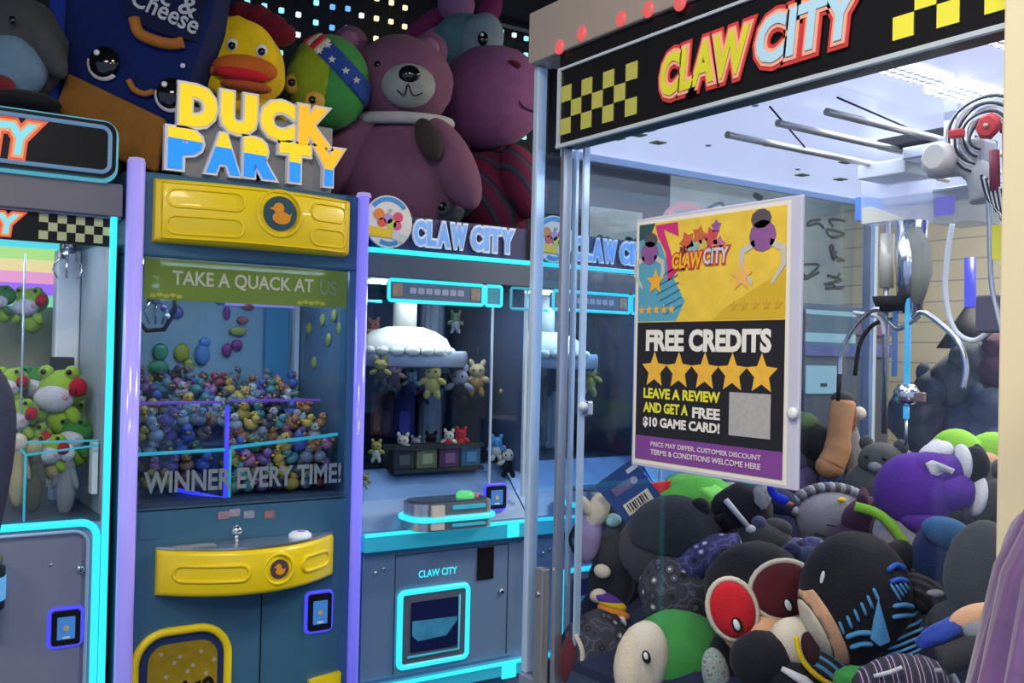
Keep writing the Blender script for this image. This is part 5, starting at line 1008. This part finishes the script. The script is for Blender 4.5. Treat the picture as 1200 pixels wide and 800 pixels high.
P('pile_bed', bg, f_navy, plate([(BX + .015, .84), (BB - .02, .84), (BB - .02, 1.16), (1.75, 1.03), (BX + .12, .90), (BX + .015, .86)], 1.0, (0, 1.69, 0), (V((1, 0, 0)), V((0, 0, 1)), V((0, -1, 0)))))

# ------------------------------------------------------------------ frog plush in the left machine
FG = 'frog plush in the left machine'
m_fl = fab('frog_lime', (.26, .42, .05)); m_fd = fab('frog_green', (.05, .20, .05)); m_ff = fab('frog_face', (.48, .48, .56)); m_bow = fab('bow_red', (.38, .015, .03)); m_tanp = fab('khaki', (.42, .36, .20))
def frog(label, px, py, Y, s, look):
    t = toy('plush_frog', label, px, py, Y=Y, group=FG)
    hood = m_fl if look != 1 else m_fd
    P('hood', t, hood, ell((0, 4, 6), (24 * s, 20 * s, 20 * s))); P('face', t, m_ff, ell((-2 * s, -12 * s, -4 * s), (20 * s, 13 * s, 14 * s)))
    for x in (-14, 12): e = P('eye_bump', t, hood, ell((x * s, -4 * s, 22 * s), (8 * s, 7 * s, 8 * s), sub=2)); P('eye', e, m_eye, ell((x * s, -11 * s, 23 * s), (3 * s, 2 * s, 3 * s), sub=2))
    P('cheek', t, fab('cheek_pink', (.50, .28, .32)), ell((12 * s, -20 * s, -2 * s), (4 * s, 2 * s, 3 * s), sub=2)); P('body', t, m_fl if look != 2 else m_tanp, ell((2 * s, 2, -26 * s), (17 * s, 15 * s, 18 * s)))
    if look != 1: b = P('bow', t, m_bow, ell((22 * s, -12 * s, 8 * s), (9 * s, 7 * s, 10 * s), (0, .3, 0))); P('knot', b, fab('bow_dark', (.2, .01, .02)), ell((20 * s, -19 * s, 4 * s), (4 * s, 3 * s, 4 * s), sub=2))
    for sd in (-1, 1): P('arm', t, hood, ell((sd * 16 * s, -8 * s, -20 * s), (7 * s, 7 * s, 11 * s), (0, sd * -.6, 0), 2))
frog('large lime frog plush with red bow, topmost in the left machine', 72, 462, 3.02, 1.15, 0); frog('green frog plush with white eyes left of the largest frog', 44, 452, 3.12, .8, 1); frog('lime frog plush with red bow at the left window edge', 14, 452, 3.06, .75, 0); frog('lime frog plush with dark red bow lower left in the left machine', 24, 490, 2.98, .8, 0)
frog('pale frog plush low behind the chute glass in the left machine', 62, 530, 2.95, .75, 2); frog('lime frog plush half hidden by the right support column', 108, 490, 3.1, .7, 0); frog('frog plush hanging high by the rainbow lights', 36, 358, 3.3, .75, 0); frog('dark green frog plush high at the far left edge', 2, 352, 3.32, .6, 1); frog('green frog plush under the largest frog', 88, 512, 2.98, .8, 1); frog('lime frog plush at lower centre beside tan dolls', 40, 518, 3.0, .8, 0)
frog('khaki bodied frog plush at the far back of the left machine', 110, 450, 3.3, .8, 2)
for k, (px, py, nm) in enumerate(((22, 558, 'leftmost'), (40, 565, 'right hand'), (78, 570, 'chute side'))):
    t = toy('plush_doll', f'tall slim tan plush doll, {nm} one, low in the left machine', px, py, Y=2.93, group='tan dolls in the left machine')
    m_ = (m_tanp, fab('bark', (.10, .09, .06)), fab('ash', (.22, .23, .26)))[k]
    P('body', t, m_, ell((0, 0, 0), (11, 10, 36), (0, .05, 0))); P('head', t, (f_cream, m_tanp, f_white)[k], ell((0, -2, 40), (10, 9, 11), sub=2)); P('arm', t, m_, ell((10, -4, 12), (4, 4, 16), (0, -.3, 0), 2)); P('arm', t, m_, ell((-10, -4, 12), (4, 4, 16), (0, .3, 0), 2))

# ------------------------------------------------------------------ rubber ducks in the duck machine
dc = [('yellow', (.80, .52, .03)), ('orange', (.62, .20, .04)), ('red', (.52, .03, .05)), ('white', (.62, .62, .62)), ('pink', (.60, .16, .34)), ('purple', (.20, .06, .34)), ('blue', (.04, .12, .55)), ('teal', (.05, .32, .34)), ('green', (.08, .28, .10)), ('black', (.02, .02, .03)), ('grey', (.26, .30, .36)), ('brown', (.18, .09, .05))]
protos = {}
m_bill = mat('duck_bill', (.80, .28, .02), .4, var=0)
def make_duck(nm, c3):
    t = T('rubber_duck', f'small {nm} rubber duck in the heap behind the duck machine window', 'rubber duck', (0, 0, 0), 'rubber ducks heaped in the duck machine', local=True)
    c3 = tuple(.62 * c + .38 * .16 for c in c3)  # greyed so the colour carries the milky haze inside the machine
    P('body', t, mat('duck_' + nm, c3, .4, var=.05), ell((0, 0, 0), (.026, .022, .020), sub=2), ell((.022, 0, .010), (.010, .008, .008), sub=1)); hd_ = P('head', t, mat('duck_' + nm, c3, .4, var=.05), ell((-.012, 0, .027), .0165, sub=2))
    P('bill', hd_, m_bill, ell((-.029, 0, .024), (.008, .008, .004), sub=1))
    for s_ in (-1, 1): P('eye', hd_, m_eye, ell((-.025, s_ * .007, .031), .003, sub=1))
    return t
rnd = random.Random(5)
used = {}
def put_duck(x, y, z, zone):
    nm, c3 = rnd.choices(dc, [12, 9, 7, 12, 7, 9, 9, 8, 7, 8, 12, 6])[0]
    if nm not in protos: protos[nm] = o = make_duck(nm, c3)
    else: o = copy_tree(protos[nm])
    o['label'] = f'small {nm} rubber duck {zone}'
    o.location = (x, y, z); o.rotation_euler = (rnd.uniform(-.5, .5), rnd.uniform(-.5, .5), rnd.uniform(.3, 2.6)); s = rnd.uniform(.74, 1.02); o.scale = (s, s, s)
for j in range(7):
    y = 3.02 + j * .036; z0 = 1.245 + (y - 2.98) * .55
    for i in range(12):
        put_duck(.675 + i * .051 + (j % 2) * .024 + rnd.uniform(-.008, .008), y + rnd.uniform(-.008, .008), z0 + rnd.uniform(-.010, .022), ('low on the back slope' if j < 2 else 'halfway up the back slope' if j < 5 else 'on the crest') + ', ' + ('left' if i < 4 else 'middle' if i < 8 else 'right') + ' third')
for j in range(4):
    for i in range(7): put_duck(.965 + i * .046 + (j % 2) * .02, 2.880 + .01 * rnd.random(), 1.082 + j * .040, 'pressed against the glass at lower right' + (', left half' if i < 4 else ', right half') + (', bottom rows' if j < 2 else ', upper rows'))
    for i in range(7): put_duck(.965 + i * .046 + (j % 2) * .02, 2.930 + .01 * rnd.random(), 1.15 + j * .038, 'just behind the glass row at right' + (', left half' if i < 4 else ', right half') + (', bottom rows' if j < 2 else ', upper rows'))
for j in range(5):
    for i in range(5): put_duck(.695 + i * .046 + (j % 2) * .015, 2.955, 1.10 + j * .045, 'behind the left chute' + (', lower rows' if j < 2 else ', upper rows'))

# ------------------------------------------------------------------ little plush hanging from the carousels and lying on the decks
HG = 'small plush hung in the carousel machines'
def hang(label, px, py, Y, s, cols, star_=False, rope=True):
    t = toy('plush_charm', label, px, py, Y=Y, group=HG)
    a, b_ = cols
    P('head', t, a, ell((0, 0, 5 * s), (9 * s, 8 * s, 8 * s), sub=2)); P('body', t, b_, ell((0, 0, -8 * s), (8 * s, 7 * s, 9 * s), sub=2))
    for sd in (-1, 1):
        P('arm', t, a, ell((sd * 9 * s, -2 * s, -4 * s), (6 * s, 3.5 * s, 3.5 * s), (0, sd * .5, 0), 2)); P('leg', t, b_, ell((sd * 5 * s, -2 * s, -17 * s), (3.5 * s, 3.5 * s, 6 * s), (0, sd * -.3, 0), 2)); P('ear', t, a, ell((sd * 6 * s, 0, 13 * s), (3 * s, 2 * s, 5 * s), (0, sd * .4, 0), 2)); P('eye', t, m_eye, ell((sd * 3.5 * s, -8 * s, 6 * s), 1.3 * s, sub=1))
    if rope: P('cord', t, m_matte, cyl((0, 0, 12 * s), (0, 0, 30 * s), .8, seg=5))
f_dy = fab('dull_yellow', (.42, .34, .08)); f_dk = fab('dark_brown', (.06, .035, .03)); f_ros = fab('rose', (.38, .20, .20))
hang('yellow starry charm plush under the cream canopy, right of centre', 507, 442, 2.95, 1.15, (f_dy, f_dy)); hang('rose charm plush under the left of the cream canopy', 463, 436, 2.98, .9, (f_ros, f_dk)); hang('dark brown charm plush with yellow head at the canopy left end', 446, 432, 2.98, .9, (f_dy, f_dk)); hang('black and grey charm plush at the canopy right end', 538, 448, 3.0, 1.2, (f_grey, f_black)); hang('teal charm plush under the middle of the cream canopy', 482, 446, 2.97, .8, (fab('dull_teal', (.08, .16, .20)), f_navy)); hang('sand coloured charm plush with pointed hat between the two carousels', 559, 440, 3.02, 1.1, (fab('sand', (.50, .40, .22)), fab('amber', (.36, .20, .08)))); hang('golden charm plush under the second carousel left side', 602, 452, 2.98, 1.2, (f_dy, fab('gold', (.45, .30, .06)))); hang('yellow charm plush right of the corner post in the second machine', 690, 440, 3.0, 1.1, (f_dy, f_dy)); hang('mauve charm plush behind the corner pane', 650, 440, 3.05, 1.1, (fab('dim_mauve', (.12, .08, .16)), f_navy)); hang('grey charm plush at the back of the second carousel', 612, 432, 3.1, .9, (f_char, f_navy)); hang('olive charm plush at the canopy left, behind the rose one', 455, 452, 3.08, .8, (fab('olive', (.16, .15, .05)), f_dk)); hang('cream and brown charm plush behind the yellow starry one', 522, 436, 3.12, .9, (f_cream, f_dk)); hang('plum charm plush hanging low between blue pack and column', 497, 456, 3.1, .8, (fab('plum_charm', (.12, .05, .12)), f_navy)); hang('green charm plush hanging high right of the chimney', 534, 375, 3.2, .7, (fab('sage', (.14, .22, .12)), f_grey)); hang('orange charm plush at the upper left of the chimney', 438, 385, 3.2, .8, (fab('rust_charm', (.40, .14, .08)), f_cream)); hang('navy charm plush left of the golden one', 584, 444, 3.1, .9, (f_navy, f_dk))
def lie(label, px, py, Y, s, cols): hang(label, px, py, Y, s, cols, rope=False)
lie('red charm plush lying on the prize boxes', 540, 512, 3.0, .75, (f_red, f_red)); lie('second red and cream charm plush lying left of the red one', 526, 514, 3.0, .7, (f_cream, f_red)); lie('blue charm plush at the right of the prize boxes', 582, 522, 2.95, .8, (f_sky, f_cream)); lie('cream spotted charm plush at lower right of the prize boxes', 596, 538, 2.93, .95, (f_cream, f_black)); lie('tan charm plush beside the metal post', 612, 530, 2.95, 1.0, (fab('tan_light', (.45, .33, .15)), f_tan)); lie('cream charm plush lying at left of the prize boxes', 472, 520, 3.02, .8, (f_cream, f_dy)); lie('black charm plush lying over the prize boxes', 505, 518, 3.05, .8, (f_black, f_char)); lie('small yellow charm plush near the duck machine tube', 441, 526, 2.98, .7, (f_dy, f_cream)); lie('lone yellow charm plush lying low by the violet tube', 428, 562, 2.9, .5, (f_dy, f_cream)); lie('grey blue charm plush lying left of the black one', 487, 521, 3.04, .65, (f_grey, f_navy))
# tall flat prize packs standing behind
for k, (px, py, wd_, hh, c3, lab) in enumerate(((474, 482, 13, 62, (.02, .03, .22), 'tall royal blue prize pack with pale window in the first carousel machine'), (453, 482, 9, 60, (.05, .02, .05), 'tall dark plum prize pack left of the blue one'), (545, 480, 17, 54, (.02, .03, .07), 'tall navy prize pack between the carousels'), (575, 478, 20, 50, (.06, .045, .06), 'dim brown prize pack below the golden charm'), (442, 484, 7, 50, (.26, .10, .05), 'narrow rust prize pack by the violet tube'))):
    t = toy('prize_pack', lab, px, py, Y=3.30, group='prize packs in the carousel machines', cat='package'); m_ = mat('pack_%d' % k, c3, .45, var=.4, vscale=20)
    P('pack', t, m_, pillow([(-wd_, -hh / 2), (wd_, -hh / 2), (wd_, hh / 2), (-wd_, hh / 2)], 8, 1.5, (0, 0, 0)))
    P('pack_window', t, mat('pack_window_%d' % k, tuple(c * 2.2 + .05 for c in c3), .3), plate(rrect(-wd_ * .35, -hh * .42, wd_ * .6, hh * .02, 4), 1, (0, -8, 0), 'cam'))
# black tray of boxed prizes on the deck
a_ = aty(461, 545, 2.93); b_ = aty(566, 540, 2.93)
t = T('prize_tray', 'black open tray of boxed prizes on the claw machine deck', 'tray', (a_.x, 2.93, 1.1))
P('tray', t, m_matte, box(a_.x, b_.x, 2.93, 3.02, 1.092, 1.10), box(a_.x, b_.x, 3.01, 3.02, 1.10, 1.18), kind='stuff'); P('front_rail', t, m_matte, box(a_.x, b_.x, 2.925, 2.932, 1.168, 1.182)); P('front_rail', t, m_matte, box(a_.x, b_.x, 2.925, 2.932, 1.088, 1.098))
for k, c3 in enumerate(((.03, .03, .035), (.14, .14, .07), (.10, .03, .08), (.03, .10, .17))):
    x0 = a_.x + .006 + k * (b_.x - a_.x) / 4; bx_ = P('boxed_prize', t, mat('boxed_%d' % k, c3, .4, var=.5, vscale=40), box(x0, x0 + (b_.x - a_.x) / 4 - .01, 2.94, 2.985, 1.10, 1.165, .003))
    P('box_label', bx_, mat('boxed_label_%d' % k, tuple(c * 1.8 + .03 for c in c3), .4), box(x0 + .02, x0 + .06, 2.937, 2.94, 1.115, 1.15))

# ------------------------------------------------------------------ what stands beyond the tall cabinet
def print_board(name, label, px0, px1, z0, z1, Y, m_, cat):
    a = aty(px0, 300, Y).x; b = aty(px1, 300, Y).x
    t = T(name, label, cat, (a, Y, z0)); P('board', t, m_, box(a, b, Y, Y + .02, z0, z1, .003)); return t, a, b
mm_ = pattern('mural_grey', 'paisley', [(.30, .30, .28), (.36, .36, .34), (.10, .11, .12), (.24, .24, .24)], 5); 
t, a, b = print_board('wall_mural', 'pale grey wall mural board with dark scribbles behind the poster', 784, 1012, 1.2, 2.5, 3.72, mat('mural_pale', (.40, .40, .38), .7, var=.35, vscale=5), 'mural')
rs = random.Random(3)
for k in range(26):
    x = rs.uniform(a + .1, b - .1); z = rs.uniform(1.9, 2.4); pts = [V((x + rs.uniform(-.12, .12), 3.715, z + rs.uniform(-.05, .05))) for _ in range(5)]
    P('scribble', t, mat('mural_ink', (.05, .055, .07), .7), tube(smooth(pts, 4), .008, 5))
t, a, b = print_board('plant_picture', 'cream picture with dark plants on the black wall', 690, 752, 1.93, 2.22, 3.70, mat('picture_cream', (.42, .42, .36), .6, var=.1), 'picture')
for k in range(3):
    cx = a + (b - a) * (.2 + .3 * k); 
    for j in range(12):
        aa = rs.uniform(0, 6.3); rr = rs.uniform(.01, .07); P('leaf', t, mat('picture_leaf', (.04, .07, .07), .6), plate(circ(cx + rr * math.cos(aa), 2.02 + rr * 1.2 * math.sin(aa), .022, 8, .012), .002, (0, 3.70, 0)))
t = T('pink_arch_sign', 'glowing pink arch sign behind the top of the poster', 'sign', (3.2, 3.6, 1.9))
p = aty(806, 262, 3.6); P('arch', t, glow('pink_neon', (.95, .32, .30), .8), tube([(p.x + .15 * math.cos(x), 3.6, p.z + .09 * math.sin(x)) for x in [math.pi * i / 16 for i in range(17)]], .02, 8)); P('arch_back', t, m_white, box(p.x - .17, p.x + .17, 3.61, 3.72, p.z - .3, p.z + .02))
# counter kiosk with pale screens
kx0, kx1 = 3.42, 4.06
t = T('ticket_kiosk', 'dark ticket kiosk with pale turquoise screens seen through the cabinet', 'kiosk', (kx0, 2.8, 0))
P('body', t, m_slate_d, box(kx0, kx1, 2.82, 3.4, 0, 1.75, .01)); P('front_face', t, mat('kiosk_dark', (.05, .055, .085), .4), box(kx0 + .02, kx1 - .02, 2.80, 2.82, .3, 1.72, .004))
def kscreen(px0, py0, px1, py1, m_):
    a_ = aty(px0, py0, 2.79); b_ = aty(px1, py1, 2.79); return P('screen', t, m_, box(a_.x, b_.x, 2.79, 2.80, b_.z, a_.z, .004))
m_scr = glow('pale_screen', (.42, .64, .64), .8)
kscreen(946, 362, 1003, 408, m_scr); s2 = kscreen(946, 428, 984, 461, m_scr); a_ = aty(966, 451, 2.785); P('screen_mark', s2, m_eye, box(a_.x - .02, a_.x + .02, 2.786, 2.79, a_.z - .008, a_.z + .008))
P('header', t, mat('kiosk_purple', (.10, .06, .12), .5, var=.5, vscale=20), box(kx0 + .01, kx1 - .01, 2.79, 2.80, 1.62, 1.70)); P('lower_header', t, mat('kiosk_blue', (.06, .07, .22), .5, var=.4, vscale=20), box(kx0 + .01, kx1 - .01, 2.79, 2.80, 1.52, 1.58))
# cushions in a display bin beyond the back glass
t = T('display_bin', 'low dark display bin beyond the back glass of the cabinet', 'bin', (2.9, 1.6, 0))
P('bin', t, m_slate_d, box(2.75, 3.5, 1.35, 2.25, 0, 1.15, .01)); P('bin_rim', t, m_alu, box(2.74, 3.51, 1.34, 2.26, 1.15, 1.17, .004))
for k, (px, py, r, c3, lab) in enumerate(((1105, 480, 62, (.11, .13, .17), 'large storm grey plush mound in the bin behind the cabinet'), (1165, 500, 58, (.10, .12, .20), 'large blue grey plush mound at right behind the cabinet'), (1140, 440, 52, (.12, .13, .15), 'dark grey plush mound topmost behind the cabinet'), (1170, 420, 36, (.16, .09, .13), 'dim wine coloured plush at the right behind the cabinet'))):
    tt_ = toy('plush_cushion', lab, px, py, X=3.05, group='dark plush in the display bin'); m_ = fab('mound_%d' % k, c3, .5)
    P('body', tt_, m_, ell((0, 0, -8), (r, r * .7, r * .8), lump=.12, seed=k)); P('head', tt_, m_, ell((-r * .2, -r * .4, r * .4), (r * .5, r * .4, r * .4), lump=.1)); P('ear', tt_, m_, ell((-r * .5, -r * .3, r * .7), (r * .15, r * .1, r * .2), sub=2)); P('ear', tt_, m_, ell((r * .1, -r * .3, r * .75), (r * .15, r * .1, r * .2), sub=2))
t = T('blue_lamp_stand', 'slim blue glowing lamp on a dark cone foot beyond the cabinet', 'lamp', tuple(atx(1137, 380, 3.6)))
p = atx(1137, 360, 3.6); q = atx(1137, 302, 3.6)
P('tube', t, glow('lamp_blue', (.12, .12, .95), .9), cyl(p, q, .022)); P('foot', t, m_matte, cyl(p - V((0, 0, .16)), p, .12, .02)); P('stand', t, m_matte, cyl((p.x, p.y, 0), p - V((0, 0, .16)), .03))

# ------------------------------------------------------------------ people at the edges of the picture
def person(label, loc, yaw, hgt, shirt, trousers, hair, lean=0.):
    t = T('person', label, 'person', loc, None, (0, 0, yaw), True)
    k = hgt / 1.75
    vs = [(0, 0, .95), (0, .0, 1.10), (0, 0, 1.30), (0, 0, 1.43), (0, -.01, 1.52), (0, -.02, 1.60), (0, -.02, 1.70)]
    rad = [(.15, .11), (.13, .10), (.16, .11), (.11, .085), (.055, .055), (.078, .095), (.070, .085)]
    ed = [(i, i + 1) for i in range(6)]
    def chain(st, pts):
        prev = st
        for p_, r_ in pts:
            vs.append(p_); rad.append((r_, r_)); ed.append((prev, len(vs) - 1)); prev = len(vs) - 1
        return prev
    for s in (-1, 1):
        w_ = chain(3, [((s * .19, 0, 1.40), .066), ((s * .165, .02, 1.15), .045), ((s * .16, -.14, 1.0), .034), ((s * .195, -.16, .93), .030), ((s * .19, -.20, .90), .034)])
        for j in range(4): chain(w_, [((s * (.165 + .016 * j), -.235, .885 - .004 * abs(j - 1.5)), .0095), ((s * (.162 + .018 * j), -.265 + .006 * abs(j - 1.5), .868), .0085), ((s * (.162 + .018 * j), -.28 + .008 * abs(j - 1.5), .848), .007)])
        chain(w_ - 1, [((s * .160, -.18, .905), .011), ((s * .140, -.205, .888), .010), ((s * .132, -.225, .872), .008)])
        chain(0, [((s * .09, 0, .88), .095), ((s * .10, -.01, .50), .062), ((s * .10, .02, .12), .042), ((s * .10, .0, .045), .045), ((s * .11, -.14, .035), .036)])
    me = bpy.data.meshes.new('body'); me.from_pydata([tuple(c * k for c in v) for v in vs], ed, [])
    o = bpy.data.objects.new('body', me); COL.objects.link(o)
    sk = o.modifiers.new('skin', 'SKIN'); o.modifiers.new('smooth', 'SUBSURF').levels = 2
    for i, d in enumerate(me.skin_vertices[0].data): d.radius = (rad[i][0] * k, rad[i][1] * k); d.use_root = i == 0
    bpy.context.view_layer.update()
    nm = bpy.data.meshes.new_from_object(o.evaluated_get(bpy.context.evaluated_depsgraph_get())); bpy.data.objects.remove(o)
    bd = bpy.data.objects.new('body', nm); COL.objects.link(bd); bd.parent = t
    nm.materials.clear()
    for m_ in (mat('skin_tone', (.55, .32, .22), .5), shirt, trousers, m_black): nm.materials.append(m_)
    for f_ in nm.polygons:
        c = f_.center / k; f_.use_smooth = True
        f_.material_index = 3 if c.z < .07 else 2 if (c.z < .97 and abs(c.x) < .17 and c.y > -.12) else 0 if (c.z > 1.49 or c.z < 1.0 or (abs(c.x) > .15 and c.z < 1.12 and c.y < .0)) else 1
    ORG[bd.name] = V((0, 0, 0)); SCL[bd.name] = 1.
    P('hair', t, hair, ell((0, .012 * k, 1.68 * k), (.088 * k, .10 * k, .095 * k), lump=.1)); 
    for s in (-1, 1): P('ear', t, MATS['skin_tone'], ell((s * .078 * k, -.02 * k, 1.62 * k), (.012, .02, .03), sub=2)); P('eye', t, m_eye, ell((s * .03 * k, -.105 * k, 1.645 * k), (.010, .006, .007), sub=2))
    P('nose', t, MATS['skin_tone'], ell((0, -.118 * k, 1.615 * k), (.012, .016, .02), sub=2)); P('mouth', t, f_ros, ell((0, -.108 * k, 1.575 * k), (.022, .008, .006), sub=2))
    return t
f_shirt = fab('shirt_slate', (.045, .055, .11)); f_plum = fab('trouser_plum', (.03, .02, .035))
p = aty(-190, 470, 1.75); t = person('person in slate blue shirt standing at the left edge', (p.x, p.y, 0), math.radians(180), 1.78, f_shirt, f_plum, fab('hair_dark', (.02, .015, .012)))
p = atx(1352, 700, 1.02); t = person('person in purple pleated top at the lower right edge', (p.x, p.y, 0), math.radians(56), 1.62, mat('purple_satin', (.13, .06, .19), .45, var=.25, vscale=40, sheen=.5, bump=.3, bscale=60), f_black, fab('hair_brown', (.05, .03, .02)))
f_pl = mat('purple_satin', (.13, .06, .19), .45, var=.25, vscale=40, sheen=.5, bump=.3, bscale=60)
P('pleated_top', t, f_pl, lathe([(.05, 1.40), (.095, 1.37), (.125, 1.30), (.155, 1.15), (.175, 1.0), (.19, .85), (.175, .85)], (0, 0, 0), 160, wob=lambda a, h: 1 + .07 * math.sin(a * 20 + h * 4) + .03 * math.sin(a * 43 + 1)))
